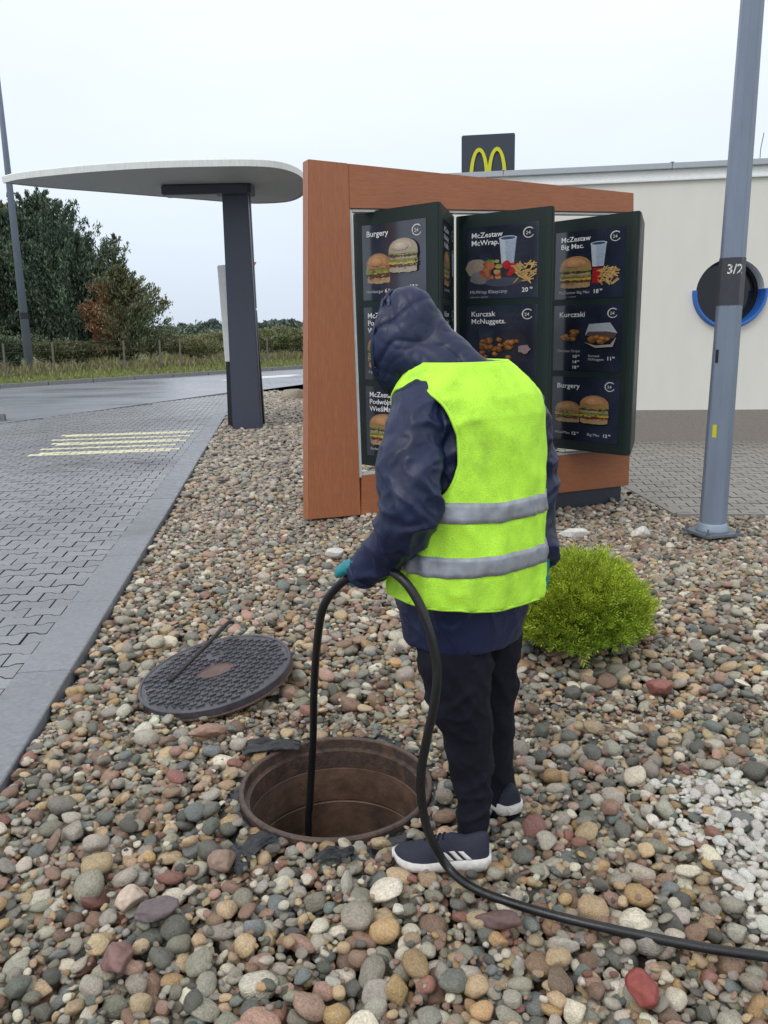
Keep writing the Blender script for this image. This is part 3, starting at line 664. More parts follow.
# poster drawings: coloured flat pieces in (u right, v up) on the column face
class Pic:
    def __init__(s, o, U, V, Nn, par): s.par = par; s.o, s.U, s.V, s.N = o, U, V, Nn; s.b = MB(); s.k = 0
    def P(s, u, v): return s.o+s.U*u+s.V*v+s.N*(.0015+s.k*.00012)
    def poly(s, pts, col): s.k += 1; s.b.add([s.P(u, v) for u, v in pts], [tuple(range(len(pts)))], tuple(c*.8 for c in col))
    def blob(s, u, v, a, b_, col, n=14, wob=.12, seed=0, half=None):
        r = random.Random(seed+int(u*1e4)+int(v*1e3)); k = [1+r.uniform(-wob, wob) for _ in range(n)]
        s.poly([(u+a*k[i]*math.cos(2*math.pi*i/n), v+b_*k[i]*math.sin(2*math.pi*i/n)) for i in range(n)], col)
    def text(s, t, u, v, size, col=(.8, .8, .82), bold=.01):
        s.k += 1; q = MB(); text(q, t, s.P(u, v), s.U, s.V, size, col, bold); q.build('price' if t.isdigit() else 'lettering', 'print', s.par, colors=True)
    def done(s, name):
        if s.b.f: s.b.build(name, 'print', s.par, colors=True)
        s.b = MB()
    def ring(s, u, v, r, w, a0, a1, col, n=20):
        s.k += 1
        for i in range(n):
            a, c = math.radians(a0+(a1-a0)*i/n), math.radians(a0+(a1-a0)*(i+1)/n)
            s.b.add([s.P(u+q*math.cos(t), v+q*math.sin(t)) for q, t in ((r, a), (r, c), (r-w, c), (r-w, a))], [(0, 1, 2, 3)], col)
def badge(pc, u, v, r=.042):
    pc.ring(u, v, r, .006, 40, 330, (.6, .6, .58)); pc.ring(u, v, r*.86, .003, 60, 200, (.5, .5, .45)); pc.done('emblem_ring'); pc.text('24', u-r*.52, v-r*.35, r*.85, (.55, .55, .55))
def bun0_(pc, u, v, w, h, dbl=False, seed=0, pale=False):
    top = (.42, .22, .10) if not pale else (.42, .34, .25); lo = (.48, .31, .16) if not pale else (.45, .38, .30)
    n = 18; y0 = v
    def layer(y, hh, ww, col, wob=.2, sd=0):
        r = random.Random(seed*31+sd); pts = []
        for i in range(15): x = -ww+2*ww*i/14; pts.append((u+x, y-hh*math.sqrt(max(0, 1-(x/ww)**2))*.35-hh*r.uniform(.3, .3+wob*2)))
        for i in range(14, -1, -1): x = -ww+2*ww*i/14; pts.append((u+x, y+hh*(.5+.2*r.random())))
        pc.poly(pts, col)
    lev = [-.36] + ([-.24, -.08, .04] if dbl else [-.16])
    layer(y0-h*.36, h*.13, w*.47, lo, .1, 1)
    if dbl:
        layer(y0-h*.24, h*.07, w*.49, (.11, .05, .028), .3, 2); layer(y0-h*.18, h*.035, w*.50, (.72, .42, .07), .6, 3); layer(y0-h*.11, h*.045, w*.50, (.16, .26, .06), .7, 4)
        layer(y0-h*.05, h*.06, w*.48, (.46, .33, .20), .1, 5); layer(y0+h*.03, h*.065, w*.50, (.10, .05, .028), .3, 6); layer(y0+h*.085, h*.035, w*.51, (.20, .30, .07), .8, 7)
    else:
        layer(y0-h*.20, h*.09, w*.50, (.12, .05, .03), .3, 2); layer(y0-h*.11, h*.035, w*.5, (.72, .42, .07), .6, 3); layer(y0-h*.045, h*.055, w*.52, (.22, .33, .08), .9, 4); layer(y0+.0*h, h*.03, w*.46, (.45, .07, .03), .4, 8)
    b0 = y0+h*(.12 if dbl else .04); hh = h*(.36 if dbl else .42)
    pc.poly([(u+w*.5*math.cos(t), b0+hh*math.sin(t)**.8) for t in [math.pi*i/n for i in range(n+1)]]+[(u-w*.46, b0-h*.03), (u, b0-h*.06), (u+w*.46, b0-h*.03)], top)
    pc.poly([(u-w*.06+w*.36*math.cos(t), b0+hh*.28+hh*.58*math.sin(t)**.9) for t in [math.pi*i/n for i in range(n+1)]], tuple(min(1, c*1.35) for c in top))
    r = random.Random(seed)
    for _ in range(26):
        t = r.uniform(.35, 2.8); q = r.uniform(.45, .95); x = u+w*.46*q*math.cos(t); y = b0+hh*q*math.sin(t)**.8*.95
        pc.poly([(x-.003, y), (x, y-.0018), (x+.003, y), (x, y+.0018)], (.7, .58, .38))
def fries_(pc, u, v, w, h, seed=1):
    r = random.Random(seed)
    for i in range(46):
        x = u+r.uniform(-w/2, w/2); y = v+r.uniform(-h/2, h/2); a = r.uniform(-1.2, 1.2); l_ = r.uniform(.35, .6)*h; q = .0045; c = r.uniform(.7, 1.25)
        ca, sa = math.cos(a), math.sin(a)
        pc.poly([(x-l_/2*ca+q*sa, y-l_/2*sa-q*ca), (x+l_/2*ca+q*sa, y+l_/2*sa-q*ca), (x+l_/2*ca-q*sa, y+l_/2*sa+q*ca), (x-l_/2*ca-q*sa, y-l_/2*sa+q*ca)], (.62*c, .40*c, .15*c))
def nuggets_(pc, u, v, w, h, n, seed=1):
    r = random.Random(seed)
    for i in range(n):
        x = u+r.uniform(-w/2, w/2); y = v+r.uniform(-h/2, h/2); a = r.uniform(.018, .030); c = r.uniform(.75, 1.2)
        pc.blob(x, y, a, a*.75, (.20*c, .075*c, .022*c), 10, .2, i); pc.blob(x-.003, y+.004, a*.75, a*.5, (.40*c, .16*c, .045*c), 9, .25, i+50); pc.blob(x-.006, y+.008, a*.3, a*.2, (.56*c, .27*c, .09*c), 7, .25, i+90)
def cup_(pc, u, v, w, h):
    pc.poly([(u-w*.36, v-h/2), (u+w*.36, v-h/2), (u+w*.5, v+h/2), (u-w*.5, v+h/2)], (.38, .46, .58))
    pc.poly([(u-w*.36, v-h/2), (u-w*.1, v-h/2), (u-w*.16, v+h/2), (u-w*.5, v+h/2)], (.52, .60, .70))
    pc.blob(u, v+h/2, w*.53, h*.09, (.58, .66, .76), 20, 0); pc.blob(u, v+h/2, w*.44, h*.06, (.05, .07, .16), 20, 0)
    pc.ring(u-.012, v-h*.12, .013, .005, 0, 180, (.30, .32, .34), 8); pc.ring(u+.010, v-h*.12, .013, .005, 0, 180, (.30, .32, .34), 8)
def itemised(f, nm):
    def g_(pc, *a):
        pc.done('food_picture'); f(pc, *a); pc.done(nm)
    return g_
def bun_(pc, u, v, w, h, dbl=False, seed=0, pale=False):
    bun0_(pc, u, v, w, h, dbl, seed, pale); r = random.Random(seed+5); b0 = v+h*(.12 if dbl else .04); hh = h*(.36 if dbl else .42)
    top = (.50, .27, .12) if not pale else (.50, .42, .32)
    for k in range(3):
        q = .74-.2*k; pc.poly([(u-w*(.07+.02*k)+w*.36*q*math.cos(t), b0+hh*(.42+.06*k)+hh*.42*q*math.sin(t)) for t in [2*math.pi*i/16 for i in range(16)]], tuple(min(.9, c*(1.05+.16*k)) for c in top))
    for _ in range(60):     # crumbs, seeds, drips and gaps between the layers
        x = u+w*.48*r.uniform(-1, 1); y = v-h*.42*r.random()+h*.08; c = r.choice([(.06, .03, .015), (.09, .05, .03), (.30, .36, .12), (.62, .42, .12), (.50, .40, .28), (.14, .22, .05), (.35, .10, .05)])
        pc.blob(x, y, r.uniform(.003, .010), r.uniform(.002, .005), c, 6, .3, _)
    for _ in range(22): t = r.uniform(.3, 2.85); q = r.uniform(.3, .93); x = u+w*.46*q*math.cos(t); y = b0+hh*q*math.sin(t)**.8*.95; pc.poly([(x-.003, y), (x, y-.0018), (x+.003, y), (x, y+.0018)], (.75, .64, .45))
bun, fries, nuggets, cup = itemised(bun_, 'burger_picture'), itemised(fries_, 'fries_picture'), itemised(nuggets_, 'nuggets_picture'), itemised(cup_, 'cup_picture')
PH, PW = .575, .56
def page(kind, o, U, V, Nn, parent, sc=1.):
    """one lit page: dark backing sheet plus printed picture and lettering"""
    U = U*sc; b = MB(); q = [(0, 0), (PW, 0), (PW, PH), (0, PH)]
    b.add([o+U*u+V*v+Nn*d for d in (0, .0012) for u, v in q], [(0, 1, 2, 3), (7, 6, 5, 4), (0, 4, 5, 1), (1, 5, 6, 2), (2, 6, 7, 3), (3, 7, 4, 0)]); b.build('poster', 'poster_navy', parent)
    pc = Pic(o, U, V, Nn, parent); tx = Pic(o, U, V, Nn, parent); tx.k = 6
    badge(tx, PW-.075, PH-.075)
    if kind == 'bigmac':
        tx.text('McZestaw', .045, PH-.085, .058); tx.text('Big Mac.', .045, PH-.145, .058)
        cup(pc, .355, .36, .125, .19); pc.poly([(.31, .13), (.40, .12), (.39, .25), (.315, .255)], (.42, .015, .02)); fries(pc, .44, .19, .13, .12)
        bun(pc, .175, .225, .26, .29, True, 4); tx.text('McZestaw Big Mac', .035, .045, .034, (.5, .5, .52), 0); tx.text('18', .32, .042, .048); tx.text('90', .375, .062, .022)
        tx.text('z frytkami i napojem', .035, .015, .018, (.35, .35, .36), 0)
    elif kind == 'wrap':
        tx.text('McZestaw', .045, PH-.085, .058); tx.text('McWrap.', .045, PH-.145, .058)
        cup(pc, .33, .37, .13, .20)
        pc.blob(.09, .25, .09, .075, (.34, .28, .22), 16, .06); pc.blob(.12, .17, .09, .05, (.20, .19, .20), 14, .1); pc.blob(.30, .13, .15, .035, (.07, .08, .12), 14, .1)
        r = random.Random(5)
        for i in range(34):
            c = r.choice([(.10, .22, .03), (.22, .36, .06), (.42, .04, .025), (.48, .07, .04), (.50, .34, .14), (.36, .16, .06)]); pc.blob(.20+r.uniform(-.07, .07), .235+r.uniform(-.07, .065), r.uniform(.012, .03), r.uniform(.01, .02), c, 9, .25, i)
        pc.blob(.20, .265, .036, .03, (.50, .14, .06), 12, .1)
        for i in range(12): pc.blob(.335+r.uniform(-.035, .05), .24+r.uniform(-.05, .045), .026, .02, (.50*r.uniform(.6, 1.1), .02, .03), 8, .2, i)
        fries(pc, .46, .20, .14, .13, 3); tx.text('McWrap Klasyczny', .035, .045, .038, (.5, .5, .52), 0); tx.text('20', .44, .045, .048); tx.text('90', .498, .065, .022); tx.text('z frytkami i napojem', .035, .012, .018, (.35, .35, .36), 0)
    elif kind == 'nuggets':
        tx.text('Kurczak', .045, PH-.085, .058); tx.text('McNuggets.', .045, PH-.145, .058); nuggets(pc, .27, .23, .28, .15, 34); pc.blob(.47, .22, .045, .035, (.30, .22, .22), 12, .2); tx.text('Kurczak McNuggets', .035, .045, .034, (.5, .5, .52), 0)
    elif kind == 'kurczaki':
        tx.text('Kurczaki', .045, PH-.10, .062); nuggets(pc, .13, .30, .11, .045, 9, 4); nuggets(pc, .19, .345, .05, .03, 5, 9)
        pc.poly([(.27, .31), (.30, .41), (.47, .42), (.53, .33), (.50, .285)], (.42, .46, .52)); pc.poly([(.27, .31), (.50, .285), (.53, .33), (.45, .345), (.30, .345)], (.10, .07, .06)); nuggets(pc, .39, .275, .15, .045, 15, 6); pc.poly([(.265, .255), (.36, .205), (.50, .215), (.525, .30), (.48, .235), (.36, .225)], (.40, .36, .32))
        tx.text('Chicken Strips', .03, .165, .034, (.5, .5, .52), 0)
        for i, q in enumerate(('10', '14', '18')): tx.text(q, .165, .115-.048*i, .040); tx.text('90', .21, .130-.048*i, .018)
        tx.text('Kurczak', .30, .125, .028, (.5, .5, .52), 0); tx.text('McNuggets', .30, .095, .028, (.5, .5, .52), 0); tx.text('11', .45, .098, .044); tx.text('90', .495, .115, .02)
    elif kind == 'burgery':
        tx.text('Burgery', .04, PH-.10, .062); bun(pc, .14, .26, .22, .21, False, 7); bun(pc, .37, .29, .24, .27, True, 9)
        tx.text("Wie\u015bMac", .03, .055, .034, (.5, .5, .52), 0); tx.text('12', .175, .052, .040); tx.text('90', .222, .068, .018); tx.text('Big Mac', .31, .055, .034, (.5, .5, .52), 0); tx.text('12', .44, .052, .040); tx.text('90', .487, .068, .018)
    elif kind == 'burgery1':
        tx.text('Burgery', .04, PH-.09, .062); bun(pc, .145, .24, .22, .25, False, 3); bun(pc, .375, .32, .25, .27, True, 2, True)
        tx.text('Hamburger', .03, .055, .034, (.5, .5, .52), 0); tx.text('6', .20, .055, .042); tx.text('50', .23, .07, .018); tx.text('12', .42, .075, .042); tx.text('90', .47, .09, .018)
    else:
        for i, q in enumerate(('McZestaw', 'Podw\u00f3jny', "Wie\u015bMac.")): tx.text(q, .035, PH-.085-.058*i, .058)
        bun(pc, .17, .22, .28, .28, True, 12); tx.text("Podw\u00f3jny Wie\u015bMac", .035, .05, .034, (.5, .5, .52), 0); cup(pc, .41, .27, .12, .19)
    pc.done('food_picture'); tx.done('emblem_ring')
def column(Lx, Ly, Rx, Ry, kinds, label, faces):
    L_, R_ = Vector((Lx, Ly, 0)), Vector((Rx, Ry, 0)); U = (R_-L_).normalized(); R_ = R_+U*.025; back = Vector((-U.y, U.x, 0)); hw = (R_-L_).length/2; w = 2*hw+.20
    mid = L_+U*hw; cen = mid+back*(w/(2*math.sqrt(3)))
    z0, z1 = .372, 2.402; inr = (mid-cen).length
    # three-sided column with rounded edges
    fn_ = [(-back), ]; base = math.atan2((-back).y, (-back).x); pts = []
    for k in range(3):
        a = base+k*2*math.pi/3; nn = Vector((math.cos(a), math.sin(a), 0)); tt = Vector((-nn.y, nn.x, 0))
        pts += [cen+nn*inr-tt*hw, cen+nn*inr+tt*hw]
        a2 = a+math.pi/3; n2 = Vector((math.cos(a2), math.sin(a2), 0)); nn_b = Vector((math.cos(a+2*math.pi/3), math.sin(a+2*math.pi/3), 0)); tb = Vector((-nn_b.y, nn_b.x, 0))
        p0 = cen+nn*inr+tt*hw; p3 = cen+nn_b*inr-tb*hw; ctrl = cen+n2*(2*inr)
        for q in (.12, .3, .5, .7, .88): pts.append(p0*(1-q)**3+(p0.lerp(ctrl, .85))*3*q*(1-q)**2+(p3.lerp(ctrl, .85))*3*q*q*(1-q)+p3*q**3)
    b = MB(); b.prism([(p.x, p.y) for p in pts], z0, z1); body = b.build('poster_column', 'panel_green', mb_, bevel=.008); body['label'] = label
    b = MB(); b.prism([(cen.x+.03*math.cos(a*.5236), cen.y+.03*math.sin(a*.5236)) for a in range(12)], .325, z0-.001); b.build('pivot', 'plinth_dark', body)
    b = MB(); b.prism([(cen.x+.03*math.cos(a*.5236), cen.y+.03*math.sin(a*.5236)) for a in range(12)], z1+.001, 2.43); b.build('pivot', 'plinth_dark', body)
    for fi in range(faces):
        a = base+fi*2*math.pi/3; nn = Vector((math.cos(a), math.sin(a), 0)); uu = Vector((-nn.y, nn.x, 0))
        o0 = cen+nn*(inr+.0015)-uu*(hw-.04)
        for k, kd in enumerate(kinds):
            oz_ = z1-.105-(k+1)*PH-k*.055; page(kd if fi == 0 else kinds[(k+fi) % 3], o0+Vector((0, 0, oz_)), uu, Vector((0, 0, 1)), nn, body, (2*hw-.075)/PW)
column(-.159, 6.945, .364, 6.479, ('burgery1', 'wies', 'wies'), 'leftmost poster column, partly hidden by the worker\'s hood', 2)
column(.698, 7.255, 1.272, 6.813, ('wrap', 'nuggets', 'burgery'), 'middle poster column with wrap meal page on top', 1)
column(1.565, 7.791, 2.067, 7.213, ('bigmac', 'kurczaki', 'burgery'), 'rightmost poster column with double burger meal page on top', 1)
# ------------------------------------------------------------------ BUILDING
W1 = gp(640, 440, -.2); W2 = gp(768, 440, -.2); wd = Vector((W2.x-W1.x, W2.y-W1.y, 0)).normalized(); wn = Vector((-wd.y, wd.x, 0))   # wn points into the building
WO = Vector((W1.x, W1.y, 0))-wd*4.30
def wp_(s, z, d=0): return WO+wd*s+wn*d+Vector((0, 0, z))
bl = empty('restaurant_building', WO, 'low cream rendered building with a grey stone plinth and flat roof behind the menu board', 'building')
WL = 16.0; ZT = 3.42; PC = at(731, 292, 12.05); ps = (PC-WO).dot(wd); pz = PC.z; pr = .462
def holed(s0, s1, z0, z1, d, r):
    n = 48; b = MB(); h = r+.15; c = [(ps+r*math.cos(2*math.pi*i/n+math.pi/4), pz+r*math.sin(2*math.pi*i/n+math.pi/4)) for i in range(n)]
    sq = []
    for i in range(n):
        a = 2*math.pi*i/n+math.pi/4; x, y = math.cos(a), math.sin(a); k = h/max(abs(x), abs(y)); sq.append((ps+x*k, pz+y*k))
    for i in range(n):
        j = (i+1) % n; b.add([wp_(*c[i], d), wp_(*c[j], d), wp_(*sq[j], d), wp_(*sq[i], d)], [(0, 1, 2, 3)])
    for a0, a1, b0, b1 in ((s0, ps-h, z0, z1), (ps+h, s1, z0, z1), (ps-h, ps+h, z0, pz-h), (ps-h, ps+h, pz+h, z1)):
        b.add([wp_(a0, b0, d), wp_(a1, b0, d), wp_(a1, b1, d), wp_(a0, b1, d)], [(0, 1, 2, 3)])
    return b
b = holed(0, WL, .245, ZT, 0, pr)
b.add([wp_(0, -.3, 0), wp_(0, -.3, 9), wp_(0, ZT, 9), wp_(0, ZT, 0)], [(3, 2, 1, 0)]); b.add([wp_(WL, -.3, 0), wp_(WL, -.3, 9), wp_(WL, ZT, 9), wp_(WL, ZT, 0)], [(0, 1, 2, 3)])
b.add([wp_(0, -.3, 9), wp_(WL, -.3, 9), wp_(WL, ZT, 9), wp_(0, ZT, 9)], [(3, 2, 1, 0)]); b.build('wall', 'wall', bl, fix=False)
b = MB(); n = 48; b.loft([[wp_(ps+pr*math.cos(2*math.pi*i/n), pz+pr*math.sin(2*math.pi*i/n), d) for i in range(n)] for d in (0, .42)], False); rv = b.build('window_reveal', 'wall', bl, True)
def obox(s0, s1, z0, z1, d0, d1): return MB().hexa([wp_(s0, z0, d0), wp_(s1, z0, d0), wp_(s1, z0, d1), wp_(s0, z0, d1), wp_(s0, z1, d0), wp_(s1, z1, d0), wp_(s1, z1, d1), wp_(s0, z1, d1)])
obox(-.03, WL+.03, -.30, .243, -.035, 9.03).build('stone_plinth', 'stone_plinth', bl, bevel=.006)
obox(-.01, WL+.01, ZT, 3.575, -.012, 9.01).build('parapet_band', 'fascia', bl)
obox(-.04, WL+.04, 3.424, 3.455, -.045, -.014).build('parapet_trim', 'fascia', bl, bevel=.004)
for i in range(7):
    obox(-.07+i*2.31, -.07+i*2.31+2.304, 3.577, 3.655, -.07, .25).build('roof_cap', 'cap_metal', bl, bevel=.006)
    if i: obox(-.07+i*2.31-.025, -.07+i*2.31+.022, 3.657, 3.668, -.073, .25).build('cap_joint', 'cap_metal', bl)
obox(.15, WL-.1, 3.50, 3.58, .26, 8.9).build('flat_roof', 'plinth_dark', bl)
# awning sticking out at the left end, and a thin wire on the roof
obox(-.62, -.002, 2.42, 2.66, .25, 1.6).build('side_awning', 'sign_slate', bl, bevel=.01)
p = at(760, 158, 12.4); b = MB(); b.tube([p+Vector((0, 0, -.1)), p+Vector((.0, 0, .12)), p+Vector((.03, 0, .33))], .006, 6); b.build('roof_aerial', 'wire', bl)
# porthole window
ww = MB(); n = 48
ww.loft([[wp_(ps+r*math.cos(2*math.pi*i/n), pz+r*math.sin(2*math.pi*i/n), d) for i in range(n)] for r, d in ((pr-.004, .42), (pr-.004, .31), (pr-.05, .305), (pr-.055, .42))], False)
pw_ = ww.build('porthole_window', 'black_metal', bl, False, bevel=0)
b = MB(); b.loft([[wp_(ps+(pr-.04)*math.cos(2*math.pi*i/n), pz+(pr-.04)*math.sin(2*math.pi*i/n), d) for i in range(n)] for d in (.36, .39)]); b.build('pane', 'glass_dark', pw_)
b = MB(); n = 30; rs = []
for i in range(n+1):
    a = math.radians(176+(365-176)*i/n); 
    rs.append([wp_(ps+r*math.cos(a), pz+r*math.sin(a), d) for r, d in ((.458, .30), (.458, -.075), (.485, -.08), (.515, -.002), (.4615, -.002), (.4612, .30))])
b.loft(rs, True, True); b.build('blue_collar', 'blue_paint', pw_, False, bevel=.006)
# rooftop sign with yellow arches
SG = at(488, 160, 13.2); sg = empty('roof_sign', SG-Vector((0, 0, .75)), 'dark square rooftop sign with a yellow double arch emblem above the menu board', 'sign')
sw_ = (at(514, 150, 13.2)-at(461, 150, 13.2)).length; u_ = wd; sgz0 = 3.45; zt_ = at(488, 134, 13.2).z
def sp(s, z, d=0): return Vector((SG.x, SG.y, 0))+u_*s+wn*d+Vector((0, 0, z))
hs = sw_/2; b = MB(); b.hexa([sp(-hs, sgz0), sp(hs, sgz0), sp(hs, sgz0, .16), sp(-hs, sgz0, .16), sp(-hs, zt_), sp(hs, zt_), sp(hs, zt_, .16), sp(-hs, zt_, .16)]); b.build('sign_box', 'sign_slate', sg, bevel=.012)
for dx_ in (-.25, .25):
    b = MB(); b.hexa([sp(dx_-.03, 3.50, .05), sp(dx_+.03, 3.50, .05), sp(dx_+.03, 3.50, .11), sp(dx_-.03, 3.50, .11), sp(dx_-.03, 3.58, .05), sp(dx_+.03, 3.58, .05), sp(dx_+.03, 3.58, .11), sp(dx_-.03, 3.58, .11)]); b.build('sign_foot', 'black_metal', sg)
b = MB(); aw = hs*.335; ah = .60; z0_ = zt_-.19-ah
for c in (-aw*1.0, aw*1.0):
    n = 24; o_, i_ = [], []
    for i in range(n+1):
        a = math.pi*i/n; o_.append((c+aw*1.12*math.cos(a), z0_+ah*math.sin(a)**.72)); i_.append((c+aw*.70*math.cos(a), z0_+(ah-.055)*math.sin(a)**.72))
    for d0, d1 in (((-.03, -.002)),):
        for i in range(n):
            P = [o_[i], o_[i+1], i_[i+1], i_[i]]
            dd_ = .0004*(c > 0)
            b.add([sp(x, z, d0-dd_) for x, z in P]+[sp(x, z, d1) for x, z in P], [(0, 1, 2, 3), (0, 4, 5, 1), (2, 6, 7, 3), (7, 6, 5, 4)])
b.build('arch_emblem', 'yellow', sg, fix=False)
# ------------------------------------------------------------------ CANOPY
ZC = 3.60; cyy = 12.85
cn = empty('drive_through_canopy', (-2.0, 12.9, 0), 'flat teardrop canopy on a dark slate post standing at the end of the driveway kerb', 'canopy')
edge = [gp(x, y, ZC) for x, y in [(3, 182), (20, 178), (60, 173.5), (100, 170), (150, 167), (200, 165.5), (250, 165), (278, 167), (296, 172.5), (303.5, 179), (305, 187), (302, 195), (290, 200.5), (270, 202.5), (245, 202.5), (200, 199), (150, 195), (100, 191), (50, 187), (20, 184)]]
edge = catmull(edge+[edge[0]], 5)[:-1]; ec = sum(edge, Vector())/len(edge)
def ering(k, z): return [Vector((ec.x+(p.x-ec.x)*k, ec.y+(p.y-ec.y)*k, z)) for p in edge]
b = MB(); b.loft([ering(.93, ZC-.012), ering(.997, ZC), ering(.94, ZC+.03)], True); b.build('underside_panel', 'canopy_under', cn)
b = MB(); b.loft([ering(.9975, ZC-.015), ering(1.002, ZC-.015), ering(1.004, ZC+.065), ering(.99, ZC+.085), ering(.9, ZC+.08), ering(.9, ZC+.035), ering(.9975, ZC+.035)], False); b.build('roof_rim', 'canopy_rim', cn)
b = MB(); b.loft([ering(.899, ZC+.06), ering(.899, ZC+.078)], True); b.build('roof_sheet', 'canopy_rim', cn)
pb = gp(248, 430); 
def pst(x0, x1, y0, y1, z0, z1, tx=0.): return MB().hexa([(x0, y0, z0), (x1, y0, z0), (x1, y1, z0), (x0, y1, z0), (x0+tx, y0, z1), (x1-tx*.2, y0, z1), (x1-tx*.2, y1, z1), (x0+tx, y1, z1)])
xl, xr = gp(233, 430).x, gp(261.5, 430).x; yl = 12.85
xtl, xtr = at(221.5, 187, yl).x, at(247, 187, yl).x
b = MB(); b.hexa([(xl, yl, -.1), (xr, yl, -.1), (xr, yl+.16, -.1), (xl, yl+.16, -.1), (xtl, yl, ZC-.02), (xtr, yl, ZC-.02), (xtr, yl+.16, ZC-.02), (xtl, yl+.16, ZC-.02)]); b.build('post', 'post_slate', cn, bevel=.012)
y2 = 13.35; x2l, x2r = at(227, 413, y2).x, at(264, 413, y2).x; x3l, x3r = at(224, 310, y2).x, at(256, 310, y2).x
b = MB(); b.hexa([(x2l, y2, -.1), (x2r, y2, -.1), (x2r, y2+.12, -.1), (x2l, y2+.12, -.1), (x3l, y2, at(226, 310, y2).z), (x3r, y2, at(226, 310, y2).z), (x3r, y2+.12, at(226, 310, y2).z), (x3l, y2+.12, at(226, 310, y2).z)]); b.build('rear_blade', 'black_metal', cn, bevel=.01)
zb_ = at(250, 309, y2).z+.0015; b = MB(); xa, xb_ = at(235, 309, y2).x, at(256, 309, y2).x; xc_, xd_ = at(226, 190, y2).x, at(249.5, 190, y2).x
b.hexa([(xa, y2+.003, zb_), (xb_, y2+.003, zb_), (xb_, y2+.11, zb_), (xa, y2+.11, zb_), (xc_, y2+.003, ZC-.02), (xd_, y2+.003, ZC-.02), (xd_, y2+.11, ZC-.02), (xc_, y2+.11, ZC-.02)]); b.build('rear_blade', 'black_metal', cn, bevel=.01)
y3 = 13.2; b = MB(); P = [at(x, y, y3) for x, y in ((225, 362), (231, 362), (229, 265.5), (217, 265.5))]
P = [at(225, 362, y3), at(236, 361, y3), at(232, 264, y3), at(217, 265.5, y3)]
b.hexa([P[0], P[1], P[1]+Vector((0, .1, 0)), P[0]+Vector((0, .1, 0)), P[3], P[2], P[2]+Vector((0, .1, 0)), P[3]+Vector((0, .1, 0))]); b.build('order_screen_back', 'fascia', cn, bevel=.01)
q0 = at(222, 187, yl); b = MB(); b.box((at(206, 187, yl-.05).x, yl-.02, ZC-.085), (at(249, 187, yl).x-at(163, 187, yl).x, .30, .13)); lm = b.build('ceiling_lamp', 'post_slate', cn, bevel=.012)
b = MB(); b.box((at(192, 187, yl).x, yl-.02, ZC-.156), (.75, .22, .012)); b.build('lamp_cover', 'canopy_under', lm)
b = MB(); b.box((at(235, 187, yl).x, yl+.08, ZC-.07), (.50, .42, .14)); b.build('post_head', 'post_slate', cn, bevel=.01)
# yield sign on the far side of the road, mostly behind the post
ys = 20.0; pt_ = at(256.5, 262, ys); ysn = empty('yield_sign', (pt_.x-.33, ys, 0), 'red bordered give-way sign peeking out from behind the dark canopy post', 'road sign')
tri = [(pt_.x-.62, pt_.z), (pt_.x, pt_.z), (pt_.x-.31, pt_.z-.54)]
b = MB(); v = [(x, ys, z) for x, z in tri]+[(x, ys+.01, z) for x, z in tri]; b.add(v, [(0, 2, 1), (3, 4, 5), (0, 1, 4, 3), (1, 2, 5, 4), (2, 0, 3, 5)]); b.build('sign_plate', 'red_paint', ysn)
cx_, cz_ = pt_.x-.31, pt_.z-.18; b = MB(); v = [(cx_+(x-cx_)*.66, ys-.004, cz_+(z-cz_)*.66) for x, z in tri]+[(cx_+(x-cx_)*.66, ys-.001, cz_+(z-cz_)*.66) for x, z in tri]; b.add(v, [(0, 2, 1), (3, 4, 5), (0, 1, 4, 3), (1, 2, 5, 4), (2, 0, 3, 5)]); b.build('white_field', 'fascia', ysn)
b = MB(); b.tube([(pt_.x-.31, ys+.04, -.3), (pt_.x-.31, ys+.04, pt_.z-.05)], .03, 8); b.build('pole', 'flange', ysn)
# ------------------------------------------------------------------ STREET LAMPS
lb = gp(717, 534, -.16); LB = Vector((lb.x, lb.y+.10, -.17)); lt = at(752.5, 0, LB.y)
rl = empty('lamp_post', LB, 'grey-blue steel lamp post with a dark 3/2 sticker standing in the gravel', 'lamp post')
up_ = (lt-LB); tz = up_.z
def pole_pt(z): return LB+Vector((0, 0, 0))+Vector((0, 0, 1))*(z-LB.z)
def octring(c, r, n=12, ph=.0): return [c+Vector((r*math.cos(2*math.pi*i/n+ph), r*math.sin(2*math.pi*i/n+ph), 0)) for i in range(n)]
def rad(z): return .1075-(.1075-.058)*(z+.17)/7.7
lean = Vector(((lt.x-LB.x)/tz, 0, 1))
def pl(z): return LB+lean*(z-LB.z)
b = MB(); b.loft([octring(pl(z), rad(z), 8, .32) for z in (-.13, .0, 7.5)]); b.build('pole', 'lamp_paint', rl, bevel=.006)
b = MB(); b.loft([octring(pl(z), r, 24) for z, r in ((-.16, .128), (-.135, .126), (-.10, .112), (-.085, .106))]); b.build('weld_collar', 'lamp_paint2', rl, True)
b = MB(); b.box((LB.x, LB.y, -.165), (.34, .34, .022), .25); b.build('base_plate', 'flange', rl, bevel=.004)
for i in range(4):
    a = .25+math.pi/4+i*math.pi/2; c = Vector((LB.x+.195*math.cos(a), LB.y+.195*math.sin(a), -.152)); b = MB(); b.loft([octring(c+Vector((0, 0, z)), .017, 6) for z in (0, .022)]); b.loft([octring(c+Vector((0, 0, z)), .009, 8) for z in (.0221, .045)]); b.build('bolt', 'flange', rl)
za, zb2 = at(733, 305, LB.y-.1).z, at(738, 257, LB.y-.1).z
b = MB(); b.loft([octring(pl(z), rad(z)+.0022, 8, .32) for z in (za, zb2)], False); b.build('number_sticker', 'sticker', rl)
